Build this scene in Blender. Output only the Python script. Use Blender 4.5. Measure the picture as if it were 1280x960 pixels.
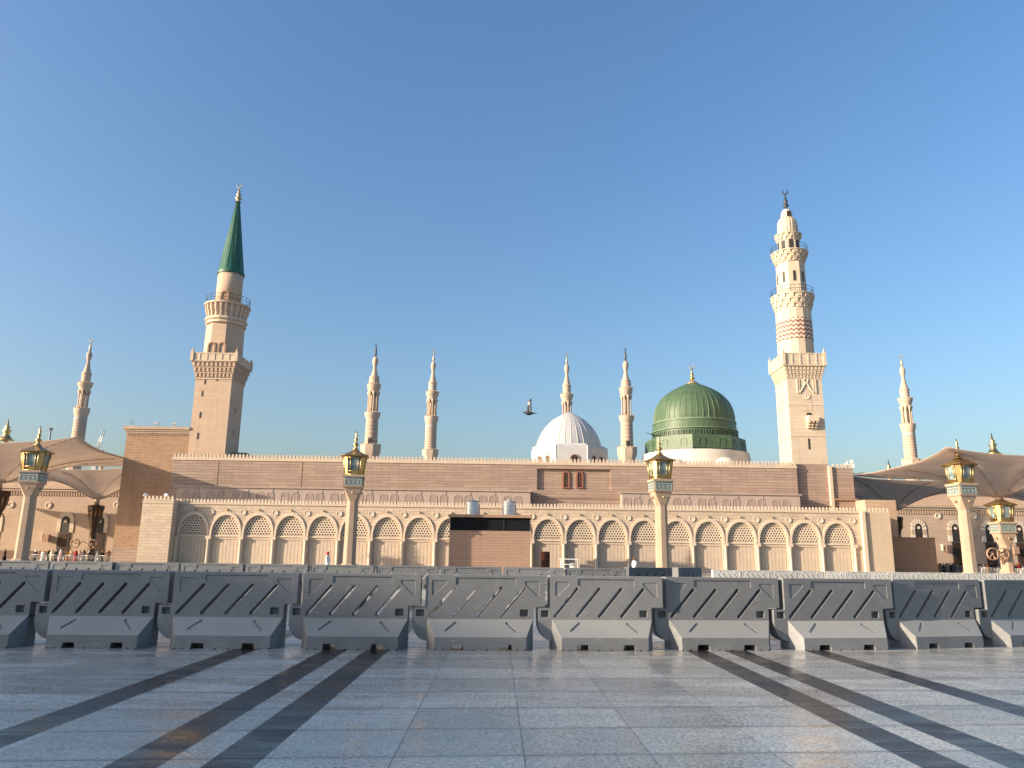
import bpy, bmesh, math, random
from mathutils import Vector, Matrix
random.seed(7)
for o in list(bpy.data.objects): bpy.data.objects.remove(o)
SC = bpy.context.scene
COL = SC.collection
PI = math.pi; R = math.radians

# ------------------------------------------------------------ camera
FPX = 970.0; PITCH = R(12.6); ROLL = R(0.8)
vF = Vector((0, math.cos(PITCH), math.sin(PITCH)))
u0 = Vector((0, -math.sin(PITCH), math.cos(PITCH))); r0 = Vector((1, 0, 0))
vR = r0*math.cos(ROLL) + u0*math.sin(ROLL)
vU = -r0*math.sin(ROLL) + u0*math.cos(ROLL)
CAM = Vector((0, 0, 1.5))
cd = bpy.data.cameras.new("camera"); cam = bpy.data.objects.new("camera", cd); COL.objects.link(cam)
cd.sensor_width = 36; cd.lens = FPX/1280*36; cd.clip_start = 0.1; cd.clip_end = 20000
M3 = Matrix((vR, vU, -vF)).transposed(); cam.matrix_world = Matrix.Translation(CAM) @ M3.to_4x4()
SC.camera = cam

# ------------------------------------------------------------ sky, sun, exposure
SUN_EL = R(15.7); SUN_AZ = R(70)          # azimuth measured left of straight behind the camera
w = bpy.data.worlds.new("World"); SC.world = w; w.use_nodes = True
nt = w.node_tree; bg = nt.nodes["Background"]
sky = nt.nodes.new("ShaderNodeTexSky"); sky.sky_type = 'NISHITA'; sky.sun_disc = False
sky.sun_elevation = SUN_EL; sky.sun_rotation = PI + SUN_AZ
sky.air_density = 1.25; sky.dust_density = 3.4; sky.ozone_density = 2.9; sky.altitude = 0
bg.inputs[1].default_value = 0.12
hs = nt.nodes.new('ShaderNodeHueSaturation'); hs.inputs['Saturation'].default_value = 1.16
nt.links.new(sky.outputs[0], hs.inputs['Color']); wb = nt.nodes.new('ShaderNodeMix'); wb.data_type = 'RGBA'; wb.blend_type = 'MULTIPLY'; wb.inputs[0].default_value = 1; wb.inputs[7].default_value = (1.06, 1.05, 1.12, 1)
nt.links.new(hs.outputs[0], wb.inputs[6]); nt.links.new(wb.outputs[2], bg.inputs[0])
sl = bpy.data.lights.new("sun", 'SUN'); so = bpy.data.objects.new("sun", sl); COL.objects.link(so)
sl.energy = 4.6; sl.angle = R(0.53); sl.color = (1.0, 0.825, 0.63)
sdir = Vector((-math.sin(SUN_AZ)*math.cos(SUN_EL), -math.cos(SUN_AZ)*math.cos(SUN_EL), math.sin(SUN_EL)))
so.rotation_euler = sdir.to_track_quat('Z', 'Y').to_euler(); so.location = (-60, -40, 60)
SC.view_settings.view_transform = 'Standard'; SC.view_settings.look = 'None'
SC.view_settings.gamma = 1; SC.view_settings.exposure = 0.95
SC.render.engine = 'CYCLES'

# ------------------------------------------------------------ pixel helpers (1280x960 photo, point at true distance Y)
def at(px, py, Y):
    v = vF*FPX + vR*(px-640) - vU*(py-480)
    return CAM + v*(Y/v.y)
def zat(Xc, Yc, py):
    t = (480-py)/FPX
    return (t*Yc*vF.y - Xc*vU.x - Yc*vU.y)/(vU.z - t*vF.z) + 1.5
def mpp(Xc, Yc, Z): return (Vector((Xc, Yc, Z))-CAM).dot(vF)/FPX

# ------------------------------------------------------------ materials
MATS = {}
def newmat(name):
    m = bpy.data.materials.new(name); m.use_nodes = True
    n = m.node_tree.nodes; l = m.node_tree.links
    return m, n, l, n["Principled BSDF"]
def mathn(n, l, op, a, b=None, c=None):
    x = n.new("ShaderNodeMath"); x.operation = op
    for i, v in enumerate((a, b, c)):
        if v is None: continue
        if hasattr(v, 'links'): l.new(v, x.inputs[i])
        else: x.inputs[i].default_value = v
    return x.outputs[0]
def mixc(n, l, f, a, b, mode='MIX'):
    x = n.new("ShaderNodeMix"); x.data_type = 'RGBA'; x.blend_type = mode
    for s, v in ((x.inputs[0], f), (x.inputs[6], a), (x.inputs[7], b)):
        if hasattr(v, 'links'): l.new(v, s)
        elif isinstance(v, (int, float)): s.default_value = v
        else: s.default_value = (*v, 1)
    return x.outputs[2]
def noise(n, l, vec, scale, detail=4, rough=.6):
    x = n.new("ShaderNodeTexNoise"); x.inputs["Scale"].default_value = scale
    x.inputs["Detail"].default_value = detail; x.inputs["Roughness"].default_value = rough
    if vec is not None: l.new(vec, x.inputs["Vector"])
    return x.outputs["Fac"]
def ramp(n, l, f, a, b):
    x = n.new("ShaderNodeMapRange"); x.inputs[1].default_value = a; x.inputs[2].default_value = b
    l.new(f, x.inputs[0]); return x.outputs[0]
def bump(n, l, p, h, strength=.3, dist=.02):
    b = n.new("ShaderNodeBump"); b.inputs["Strength"].default_value = strength; b.inputs["Distance"].default_value = dist
    l.new(h, b.inputs["Height"]); l.new(b.outputs[0], p.inputs["Normal"])
def ocoord(n): return n.new("ShaderNodeTexCoord").outputs["Object"]
def plain(name, col, rough=.7, metal=0, var=.12, scale=3.0, spec=.4, bmp=0):
    m, n, l, p = newmat(name)
    c = ocoord(n); f = noise(n, l, c, scale, 5)
    k = [max(0, x*(1-var)) for x in col]; k2 = [min(1, x*(1+var)) for x in col]
    l.new(mixc(n, l, ramp(n, l, f, .3, .7), k, k2), p.inputs["Base Color"])
    p.inputs["Roughness"].default_value = rough; p.inputs["Metallic"].default_value = metal
    p.inputs["Specular IOR Level"].default_value = spec
    if bmp: bump(n, l, p, noise(n, l, c, scale*8, 3), bmp, .02)
    MATS[name] = m; return m
def masonry(name, c1, c2, mortar, bw, bh, ms=.02, var=.15, bmp=.5, msmooth=.1):
    """coursed stone; pattern runs along x+y so it works on axis aligned faces, z is up"""
    m, n, l, p = newmat(name)
    c = ocoord(n); s = n.new("ShaderNodeSeparateXYZ"); l.new(c, s.inputs[0])
    u = mathn(n, l, 'ADD', s.outputs[0], s.outputs[1])
    cb = n.new("ShaderNodeCombineXYZ"); l.new(u, cb.inputs[0]); l.new(s.outputs[2], cb.inputs[1])
    b = n.new("ShaderNodeTexBrick"); l.new(cb.outputs[0], b.inputs["Vector"])
    b.inputs["Color1"].default_value = (*c1, 1); b.inputs["Color2"].default_value = (*c2, 1); b.inputs["Mortar"].default_value = (*mortar, 1)
    b.inputs["Scale"].default_value = 1; b.inputs["Mortar Size"].default_value = ms; b.inputs["Mortar Smooth"].default_value = msmooth
    b.inputs["Brick Width"].default_value = bw; b.inputs["Row Height"].default_value = bh; b.inputs["Bias"].default_value = 0
    f = ramp(n, l, noise(n, l, c, .35, 6, .65), .3, .7)
    x = mixc(n, l, f, [1-var]*3, [1+var]*3)
    col = mixc(n, l, 1.0, b.outputs["Color"], x, 'MULTIPLY')
    # rain streaks and dust: stretched vertically
    mp = n.new("ShaderNodeMapping"); mp.inputs["Scale"].default_value = (2.2, 2.2, .16); l.new(c, mp.inputs[0])
    st = ramp(n, l, noise(n, l, mp.outputs[0], 1.0, 5, .6), .52, .78)
    col = mixc(n, l, mathn(n, l, 'MULTIPLY', st, .42), col, [q*.62 for q in c1])
    l.new(col, p.inputs["Base Color"]); p.inputs["Roughness"].default_value = .85; p.inputs["Specular IOR Level"].default_value = .25
    h = mathn(n, l, 'SUBTRACT', mathn(n, l, 'MULTIPLY', noise(n, l, c, 6, 4), .3), b.outputs["Fac"])
    bump(n, l, p, h, bmp, .03)
    MATS[name] = m; return m

masonry('cream_block', (.575, .465, .35), (.49, .385, .285), (.37, .29, .21), .85, .36, .018, .07)
masonry('cream_ashlar', (.56, .45, .335), (.54, .43, .315), (.47, .37, .27), 1.1, .55, .008, .06)
masonry('pink_stone', (.385, .287, .227), (.315, .228, .176), (.23, .165, .125), 2.4, .37, .028, .07)
masonry('brown_stone', (.36, .23, .145), (.30, .19, .12), (.42, .29, .2), .8, .36, .02, .1)
masonry('mauve_stone', (.40, .325, .28), (.385, .31, .265), (.34, .27, .23), 1.9, 1.2, .012, .06)
masonry('tan_wall', (.47, .35, .26), (.44, .325, .24), (.38, .28, .205), 1.6, .42, .015, .07)
masonry('minaret_tan', (.53, .40, .29), (.50, .37, .265), (.44, .325, .235), 1.4, .5, .01, .07)
masonry('minaret_cream', (.59, .495, .375), (.555, .46, .345), (.47, .385, .28), 1.4, .5, .01, .06)
masonry('banded_stone', (.49, .38, .29), (.47, .36, .275), (.35, .26, .195), 30, 1.25, .22, .04, .3, .2)
masonry('box_siding', (.38, .25, .18), (.36, .235, .17), (.26, .165, .115), 3.0, .3, .022, .06)
masonry('lamp_stone', (.42, .31, .225), (.395, .29, .21), (.34, .25, .18), 3.0, 1.4, .01, .06)
plain('cream_plain', (.56, .45, .34), .85, var=.07, scale=1.2, spec=.25)
plain('cream_pale', (.62, .51, .39), .85, var=.07, scale=1.2, spec=.25)
plain('far_stone', (.50, .385, .295), .85, var=.06, scale=.3, spec=.2)
plain('grey_band', (.40, .37, .34), .8, var=.1, scale=1)
plain('moulding_brown', (.34, .215, .145), .8, var=.1, scale=2)
plain('red_frame', (.26, .105, .06), .7, var=.15, scale=3)
plain('dark_opening', (.035, .028, .024), .6, var=.3, scale=2)
plain('door_brown', (.05, .033, .025), .5, var=.4, scale=2)
plain('white_paint', (.72, .71, .69), .5, var=.04, scale=1)
plain('white_dome', (.47, .465, .455), .5, var=.05, scale=.7, spec=.4)
plain('white_plaster', (.64, .58, .48), .8, var=.07, scale=.8)
plain('gold', (.50, .36, .16), .40, metal=1, var=.15, scale=4)
plain('bronze', (.34, .235, .12), .45, metal=.85, var=.25, scale=4)
plain('dark_metal', (.045, .05, .055), .45, metal=.3, var=.25, scale=5)
plain('grey_metal', (.42, .43, .43), .42, metal=.6, var=.12, scale=2)
plain('brass_dull', (.40, .31, .2), .5, metal=.5, var=.2, scale=3)
plain('green_cone', (.018, .10, .062), .5, var=.12, scale=1.0, spec=.5)
plain('lamp_green', (.155, .20, .20), .6, var=.15, scale=3)
plain('lamp_green_pale', (.33, .36, .33), .6, var=.15, scale=3)
plain('trunk_bronze', (.075, .042, .026), .5, metal=.3, var=.35, scale=3)
plain('plinth_red', (.16, .085, .06), .6, var=.2, scale=1)
plain('tank_steel', (.62, .64, .65), .38, metal=.5, var=.1, scale=2)
plain('rust_door', (.19, .065, .035), .6, var=.3, scale=5)
plain('skin', (.36, .21, .14), .6, var=.08, scale=5)
for nm, c in (('cloth_white', (.78, .77, .75)), ('cloth_black', (.02, .02, .022)), ('cloth_red', (.42, .035, .04)), ('cloth_cream', (.62, .55, .36)),
              ('cloth_orange', (.62, .27, .07)), ('cloth_pink', (.62, .40, .42)), ('cloth_grey', (.25, .26, .27)), ('cloth_brown', (.2, .1, .06)), ('cloth_blue', (.07, .1, .18))):
    plain(nm, c, .9, var=.1, scale=6, spec=.1)
plain('feather_dark', (.035, .037, .045), .7, var=.3, scale=20)
plain('feather_pale', (.5, .49, .47), .7, var=.2, scale=20)
plain('hotel', (.45, .38, .3), .8, var=.1, scale=.3)

def mat_glass():
    m, n, l, p = newmat('lamp_glass')
    f = ramp(n, l, noise(n, l, ocoord(n), 1.3, 2), .35, .65)
    l.new(mixc(n, l, f, (.10, .15, .16), (.30, .38, .38)), p.inputs["Base Color"])
    p.inputs["Roughness"].default_value = .08; p.inputs["Specular IOR Level"].default_value = .8
    MATS['lamp_glass'] = m
    m, n, l, p = newmat('window_glass'); p.inputs["Base Color"].default_value = (.03, .025, .022, 1); p.inputs["Roughness"].default_value = .12
    MATS['window_glass'] = m
mat_glass()

def mat_canvas():
    m, n, l, p = newmat('canvas')
    c = ocoord(n)
    f = ramp(n, l, noise(n, l, c, .5, 5, .6), .3, .7)
    col = mixc(n, l, f, (.68, .57, .48), (.77, .66, .56))
    l.new(col, p.inputs["Base Color"]); p.inputs["Roughness"].default_value = .9; p.inputs["Specular IOR Level"].default_value = .1
    tr = n.new("ShaderNodeBsdfTranslucent"); l.new(col, tr.inputs[0])
    ms = n.new("ShaderNodeMixShader"); ms.inputs[0].default_value = .6
    l.new(p.outputs[0], ms.inputs[1]); l.new(tr.outputs[0], ms.inputs[2])
    l.new(ms.outputs[0], n["Material Output"].inputs[0])
    bump(n, l, p, noise(n, l, c, 1.6, 3), .4, .1)
    MATS['canvas'] = m
mat_canvas()

def mat_plastic(name, col, dirt_lit):
    m, n, l, p = newmat(name)
    c = ocoord(n); oi = n.new("ShaderNodeObjectInfo").outputs["Random"]
    a = n.new("ShaderNodeVectorMath"); a.operation = 'ADD'; l.new(c, a.inputs[0])
    cb = n.new("ShaderNodeCombineXYZ"); l.new(mathn(n, l, 'MULTIPLY', oi, 37.0), cb.inputs[0]); l.new(mathn(n, l, 'MULTIPLY', oi, 91.0), cb.inputs[2])
    l.new(cb.outputs[0], a.inputs[1]); v = a.outputs[0]
    f = ramp(n, l, noise(n, l, v, 2.2, 6, .65), .35, .7)
    k = mixc(n, l, f, col, [x*.84 for x in col])
    # dust settled in patches, scuffs in short streaks
    d = ramp(n, l, noise(n, l, v, 5.5, 7, .7), .55, .72)
    k = mixc(n, l, mathn(n, l, 'MULTIPLY', d, .5), k, dirt_lit)
    mp = n.new("ShaderNodeMapping"); mp.inputs["Scale"].default_value = (3, 3, 26); mp.inputs["Rotation"].default_value = (0, .5, 0); l.new(v, mp.inputs[0])
    sc = ramp(n, l, noise(n, l, mp.outputs[0], 1.4, 3, .5), .66, .70)
    k = mixc(n, l, mathn(n, l, 'MULTIPLY', sc, .5), k, [min(1, x*1.9) for x in col])
    gn = n.new('ShaderNodeNewGeometry'); sn = n.new('ShaderNodeSeparateXYZ'); l.new(gn.outputs['True Normal'], sn.inputs[0])
    up = mathn(n, l, 'MULTIPLY', mathn(n, l, 'GREATER_THAN', sn.outputs[2], .3), mathn(n, l, 'MULTIPLY_ADD', f, -.2, .95))
    k = mixc(n, l, up, k, dirt_lit)  # upward faces take the dust tone, painting in the ramp's brighter light too
    br = mixc(n, l, oi, (.84, .85, .86), (1.14, 1.13, 1.12))
    k = mixc(n, l, 1.0, k, br, 'MULTIPLY')
    l.new(k, p.inputs["Base Color"])
    l.new(mixc(n, l, f, (.42,)*3, (.6,)*3), p.inputs["Roughness"]); p.inputs["Specular IOR Level"].default_value = .45
    bv = n.new("ShaderNodeBevel"); bv.inputs["Radius"].default_value = .012; bv.samples = 4
    b = n.new("ShaderNodeBump"); b.inputs["Strength"].default_value = .12; b.inputs["Distance"].default_value = .01
    l.new(noise(n, l, v, 9, 3), b.inputs["Height"]); l.new(bv.outputs[0], b.inputs["Normal"]); l.new(b.outputs[0], p.inputs["Normal"])
    MATS[name] = m
mat_plastic('grey_plastic', (.22, .225, .225), (.335, .335, .31))
mat_plastic('shaded_plastic', (.10, .105, .115), (.2, .19, .18))  # grey plastic with the shade of sun-averted barriers painted into its colour
mat_plastic('white_plastic', (.66, .64, .58), (.55, .50, .43))

def mat_floor():
    m, n, l, p = newmat('granite_paving')
    c = ocoord(n); s = n.new("ShaderNodeSeparateXYZ"); l.new(c, s.inputs[0])
    u = mathn(n, l, 'MULTIPLY_ADD', s.outputs[1], .0155, s.outputs[0])
    v = mathn(n, l, 'MULTIPLY_ADD', s.outputs[0], -.1, s.outputs[1])
    # stripe inlay: bands in u, repeating every 18 m across the plaza
    uc = mathn(n, l, 'ADD', mathn(n, l, 'ABSOLUTE', mathn(n, l, 'SUBTRACT', mathn(n, l, 'FLOORED_MODULO', mathn(n, l, 'ADD', u, -.745+9), 18.0), 9.0)), 0)
    def band(a, b): return mathn(n, l, 'MULTIPLY', mathn(n, l, 'GREATER_THAN', uc, a), mathn(n, l, 'LESS_THAN', uc, b))
    stripe = mathn(n, l, 'MAXIMUM', mathn(n, l, 'MAXIMUM', band(2.475, 2.85), band(3.15, 3.53)), band(4.58, 4.96))
    # slab grid 1 m
    gu = mathn(n, l, 'ADD', u, -.235); gv = mathn(n, l, 'DIVIDE', mathn(n, l, 'ADD', v, -.62), .98)
    fu = mathn(n, l, 'FRACT', gu); fv = mathn(n, l, 'FRACT', gv)
    du = mathn(n, l, 'MINIMUM', fu, mathn(n, l, 'SUBTRACT', 1.0, fu)); dv = mathn(n, l, 'MINIMUM', fv, mathn(n, l, 'SUBTRACT', 1.0, fv))
    # outside the middle aisle the long joints are the stripe edges; keep joints faint
    mid = mathn(n, l, 'LESS_THAN', uc, 2.475)
    ju = mathn(n, l, 'MULTIPLY', mathn(n, l, 'LESS_THAN', du, .0055), mid)
    jv = mathn(n, l, 'LESS_THAN', dv, .010)
    joint = mathn(n, l, 'MAXIMUM', ju, jv)
    cell = n.new("ShaderNodeCombineXYZ"); l.new(mathn(n, l, 'FLOOR', gu), cell.inputs[0]); l.new(mathn(n, l, 'FLOOR', gv), cell.inputs[1])
    wn = n.new("ShaderNodeTexWhiteNoise"); wn.noise_dimensions = '2D'; l.new(cell.outputs[0], wn.inputs["Vector"])
    spk = ramp(n, l, noise(n, l, c, 30, 4, .8), .42, .58)
    vo = n.new('ShaderNodeTexVoronoi'); vo.inputs['Scale'].default_value = 42; l.new(c, vo.inputs['Vector'])
    vs_ = n.new('ShaderNodeSeparateColor'); l.new(vo.outputs['Color'], vs_.inputs[0])
    fleck = mathn(n, l, 'MULTIPLY', mathn(n, l, 'GREATER_THAN', vs_.outputs[0], .62), mathn(n, l, 'LESS_THAN', vo.outputs['Distance'], .5))
    spk2 = ramp(n, l, noise(n, l, c, 240, 2, .8), .3, .7)
    big = ramp(n, l, noise(n, l, c, 1.1, 6, .65), .3, .7)
    mp = n.new("ShaderNodeMapping"); mp.inputs["Scale"].default_value = (.7, 2.6, 1); l.new(c, mp.inputs[0])
    wash = ramp(n, l, noise(n, l, mp.outputs[0], 1.0, 6, .62), .42, .66)
    light = mixc(n, l, mathn(n, l, 'MULTIPLY_ADD', spk, .6, mathn(n, l, 'MULTIPLY', spk2, .4)), (.19, .19, .175), (.70, .70, .63))
    light = mixc(n, l, mathn(n, l, 'MULTIPLY', fleck, .8), light, (.17, .165, .16))
    tone = mathn(n, l, 'ADD', mathn(n, l, 'MULTIPLY', wn.outputs["Value"], .34), .78)
    tone = mathn(n, l, 'MULTIPLY', tone, mathn(n, l, 'MULTIPLY_ADD', big, .22, .84))
    tone = mathn(n, l, 'MULTIPLY', tone, mathn(n, l, 'MULTIPLY_ADD', wash, .2, .86))
    tc = n.new("ShaderNodeCombineColor")
    for i in range(3): l.new(tone, tc.inputs[i])
    light = mixc(n, l, 1.0, light, tc.outputs[0], 'MULTIPLY')
    stn = mathn(n, l, 'MULTIPLY', ramp(n, l, noise(n, l, c, .55, 7, .72), .54, .66), .38)
    light = mixc(n, l, stn, light, (.13, .125, .118))
    dark = mixc(n, l, spk, (.022, .019, .018), (.046, .040, .038))
    # worn scuffs on the dark stone
    dark = mixc(n, l, mathn(n, l, 'MULTIPLY', wash, .2), dark, (.075, .07, .066))
    edge = mathn(n, l, 'MULTIPLY', joint, mathn(n, l, 'MULTIPLY_ADD', big, .5, .3))
    # dirt worked into the slab edges
    nz = noise(n, l, c, 5, 5, .7)
    soft = mathn(n, l, 'MULTIPLY', ramp(n, l, mathn(n, l, 'SUBTRACT', dv, mathn(n, l, 'MULTIPLY', nz, .13)), .03, -.06), mathn(n, l, 'MULTIPLY', nz, .75))
    light = mixc(n, l, soft, light, (.16, .155, .15))
    col = mixc(n, l, stripe, light, dark)
    col = mixc(n, l, edge, col, (.045, .043, .04))
    l.new(col, p.inputs["Base Color"])
    rg = mathn(n, l, 'MULTIPLY_ADD', wash, .26, .13)
    rg = mathn(n, l, 'MULTIPLY_ADD', spk, .10, rg)
    rg = mathn(n, l, 'ADD', rg, mathn(n, l, 'MULTIPLY', joint, .3))
    l.new(rg, p.inputs["Roughness"])
    l.new(mathn(n, l, 'MULTIPLY_ADD', stripe, -.2, .36), p.inputs["Specular IOR Level"])
    h = mathn(n, l, 'SUBTRACT', mathn(n, l, 'MULTIPLY_ADD', spk, .06, mathn(n, l, 'MULTIPLY', noise(n, l, c, 2.5, 3), .5)), mathn(n, l, 'MULTIPLY', joint, 1.0))
    bump(n, l, p, h, .25, .004)
    MATS['granite'] = m
mat_floor()

def mat_zigzag():
    m, n, l, p = newmat('zigzag_stone')
    c = ocoord(n); s = n.new("ShaderNodeSeparateXYZ"); l.new(c, s.inputs[0])
    a = mathn(n, l, 'MULTIPLY', mathn(n, l, 'ARCTAN2', s.outputs[1], s.outputs[0]), 24/(2*PI))
    tri = mathn(n, l, 'PINGPONG', a, .5)
    z = mathn(n, l, 'FRACT', mathn(n, l, 'DIVIDE', mathn(n, l, 'MULTIPLY_ADD', tri, .62, s.outputs[2]), .62))
    f = mathn(n, l, 'GREATER_THAN', z, .45)
    l.new(mixc(n, l, f, (.66, .54, .42), (.24, .11, .08)), p.inputs["Base Color"]); p.inputs["Roughness"].default_value = .8
    MATS['zigzag'] = m
mat_zigzag()
def mat_greendome():
    m, n, l, p = newmat('green_dome_paint')
    c = ocoord(n); f = ramp(n, l, noise(n, l, c, .6, 6, .65), .3, .7)
    col = mixc(n, l, f, (.050, .098, .048), (.078, .132, .068))
    mp = n.new("ShaderNodeMapping"); mp.inputs["Scale"].default_value = (2.5, 2.5, .25); l.new(c, mp.inputs[0])
    st = ramp(n, l, noise(n, l, mp.outputs[0], 1, 5), .45, .7)
    col = mixc(n, l, mathn(n, l, 'MULTIPLY', st, .6), col, (.11, .155, .095))
    l.new(col, p.inputs["Base Color"]); p.inputs["Roughness"].default_value = .5; p.inputs["Specular IOR Level"].default_value = .4
    MATS['green_dome'] = m
mat_greendome()

# ------------------------------------------------------------ object helpers
ORG = {}
def thing(name, label, cat, loc, rz=0, group=None):
    o = bpy.data.objects.new(name, None); COL.objects.link(o); o.location = loc; o.rotation_euler = (0, 0, rz)
    o.empty_display_size = .3
    o['label'] = label; o['category'] = cat
    if group: o['group'] = group
    ORG[o.name] = Vector(loc); return o
def tag(o, label=None, cat=None, group=None, kind=None):
    for k, v in (('label', label), ('category', cat), ('group', group), ('kind', kind)):
        if v: o[k] = v
    return o
class MB:
    def __init__(s): s.v = []; s.f = []; s.sm = []
    def add(s, vs, fs, smooth=False):
        b = len(s.v); s.v += [tuple(x) for x in vs]
        for f in fs: s.f.append([b+i for i in f]); s.sm.append(smooth)
        return s
    def box(s, x0, x1, y0, y1, z0, z1):
        return s.add([(x0,y0,z0),(x1,y0,z0),(x1,y1,z0),(x0,y1,z0),(x0,y0,z1),(x1,y0,z1),(x1,y1,z1),(x0,y1,z1)],
                     [(3,2,1,0),(4,5,6,7),(0,1,5,4),(1,2,6,5),(2,3,7,6),(3,0,4,7)])
    def prism(s, poly, y0, y1):                 # outline in xz, extruded along y (counter-clockwise seen from -y)
        n = len(poly); vs = [(x, y0, z) for x, z in poly] + [(x, y1, z) for x, z in poly]
        return s.add(vs, [list(range(n)), list(range(2*n-1, n-1, -1))] + [(i, i+n, (i+1) % n+n, (i+1) % n) for i in range(n)])
    def lathe(s, prof, segs=24, c=(0, 0), a0=0, smooth=True, rf=None, cap=True, angs=None):
        A = angs or [a0+2*PI*i/segs for i in range(segs)]; n = len(A); vs = []
        for r, z in prof:
            for i, a in enumerate(A):
                q = r*(rf[i] if rf else 1); vs.append((c[0]+q*math.cos(a), c[1]+q*math.sin(a), z))
        fs = []
        for j in range(len(prof)-1):
            for i in range(n): fs.append((j*n+i, j*n+(i+1) % n, (j+1)*n+(i+1) % n, (j+1)*n+i))
        s.add(vs, fs, smooth)
        if cap:
            k = len(s.v)-len(vs)
            s.f.append([k+i for i in range(n)][::-1]); s.sm.append(False)
            s.f.append([k+(len(prof)-1)*n+i for i in range(n)]); s.sm.append(False)
        return s
    def tube(s, pts, r, segs=6):
        for a, b in zip(pts, pts[1:]):
            a, b = Vector(a), Vector(b); d = (b-a).normalized()
            x = d.orthogonal().normalized(); y = d.cross(x)
            vs = [tuple(p + (x*math.cos(2*PI*i/segs)+y*math.sin(2*PI*i/segs))*r) for p in (a, b) for i in range(segs)]
            s.add(vs, [(i, (i+1) % segs, segs+(i+1) % segs, segs+i) for i in range(segs)] + [list(range(segs))[::-1], list(range(segs, 2*segs))], True)
        return s
    def mesh(s, name, mat):
        me = bpy.data.meshes.new(name); me.from_pydata(s.v, [], s.f)
        me.polygons.foreach_set('use_smooth', s.sm); me.materials.append(MATS[mat]); me.update()
        return me
    def build(s, name, mat, parent=None, world=False, label=None, smooth_angle=None):
        if world and parent is not None:
            g = ORG[parent.name]; s.v = [(x-g.x, y-g.y, z-g.z) for x, y, z in s.v]
        me = s.mesh(name, mat)
        if smooth_angle: me.set_sharp_from_angle(angle=R(smooth_angle))
        o = bpy.data.objects.new(name, me); COL.objects.link(o)
        if parent is not None:
            o.parent = parent; ORG[o.name] = ORG.get(parent.name, Vector())
        if label: o['label'] = label
        return o
def inst(me, name, parent=None, loc=(0,0,0), rz=0, sc=None, label=None):
    o = bpy.data.objects.new(name, me); COL.objects.link(o); o.location = loc; o.rotation_euler = (0, 0, rz)
    if sc: o.scale = sc
    if parent is not None: o.parent = parent
    if label: o['label'] = label
    return o
KIDS = {}
def dup(root, loc, rz, label=None, group=None, sc=None, mats=None):
    def cp(o, par):
        c = o.copy(); COL.objects.link(c); c.parent = par
        if mats and c.data and c.data.materials and c.data.materials[0].name in mats:
            key = (c.data.name, mats[c.data.materials[0].name])
            if key not in KIDS:
                d = c.data.copy(); d.materials[0] = MATS[key[1]]; KIDS[key] = d
            c.data = KIDS[key]
        for ch in o.children: cp(ch, c)
        return c
    r = cp(root, None); r.location = loc; r.rotation_euler = (0, 0, rz)
    if sc: r.scale = sc
    if label: r['label'] = label
    if group: r['group'] = group
    return r
def arch_pts(a, zs, zc, n=14, pointed=0.0):
    """opening outline from left spring over crown to right spring"""
    pts = []
    for i in range(n+1):
        t = PI*(1-i/n); x = a*math.cos(t); s_ = math.sin(t)**.84
        z = zs + (zc-zs)*(s_ + pointed*(1-abs(math.cos(t)))*.35 - pointed*.35*s_*s_)
        pts.append((x, z))
    return pts
def arch_band(mb, a_in, a_out, zs, zi, zo, y0, y1, n=16, x=0, foot=None):
    pi = arch_pts(a_in, zs, zi, n); po = arch_pts(a_out, zs, zo, n)
    if foot is not None:
        pi = [(-a_in, foot)]+pi+[(a_in, foot)]; po = [(-a_out, foot)]+po+[(a_out, foot)]
    for i in range(len(pi)-1):
        a, b, c, d = pi[i], pi[i+1], po[i+1], po[i]
        vs = [(x+q[0], yy, q[1]) for yy in (y0, y1) for q in (a, b, c, d)]
        mb.add(vs, [(0,1,2,3), (7,6,5,4), (0,4,5,1), (2,6,7,3), (1,5,6,2), (0,3,7,4)])
    return mb
def merlon_mesh(name, mat, wd=.30, h=.5, dp=.2):
    pl = [(-.5,0),(.5,0),(.5,.28),(.36,.42),(.44,.6),(.3,.78),(.1,.9),(0,1.0),(-.1,.9),(-.3,.78),(-.44,.6),(-.36,.42),(-.5,.28)]
    return MB().prism([(x*wd, z*h) for x, z in pl], -dp/2, dp/2).mesh(name, mat)
def merlons(parent, me, runs, pitch, keep=100):
    """runs: (x0, x1, y, z). nearest `keep` become parts, the rest one part"""
    spots = []
    for x0, x1, y, z in runs:
        n = int((x1-x0)/pitch); p = (x1-x0)/n
        spots += [(x0+p*(i+.5), y, z) for i in range(n)]
    spots.sort(key=lambda q: math.hypot(q[0], q[1]))
    g = ORG[parent.name]
    for q in spots[:keep]: inst(me, 'merlon', parent, Vector(q)-g)
    rest = spots[keep:]
    if rest:
        mb = MB(); vv = [tuple(v.co) for v in me.vertices]; ff = [list(p.vertices) for p in me.polygons]
        for q in rest:
            mb.add([(v[0]+q[0], v[1]+q[1], v[2]+q[2]) for v in vv], ff)
        o = mb.build('merlon', 'cream_plain', parent, True); o.data.materials[0] = me.materials[0]; o['kind'] = 'stuff'

# ============================================================ THE GROUND
g = MB().add([(-4000,-4000,0),(4000,-4000,0),(4000,4000,0),(-4000,4000,0)], [(0,1,2,3)]).build('plaza_ground', 'granite')
tag(g, kind='structure')

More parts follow.
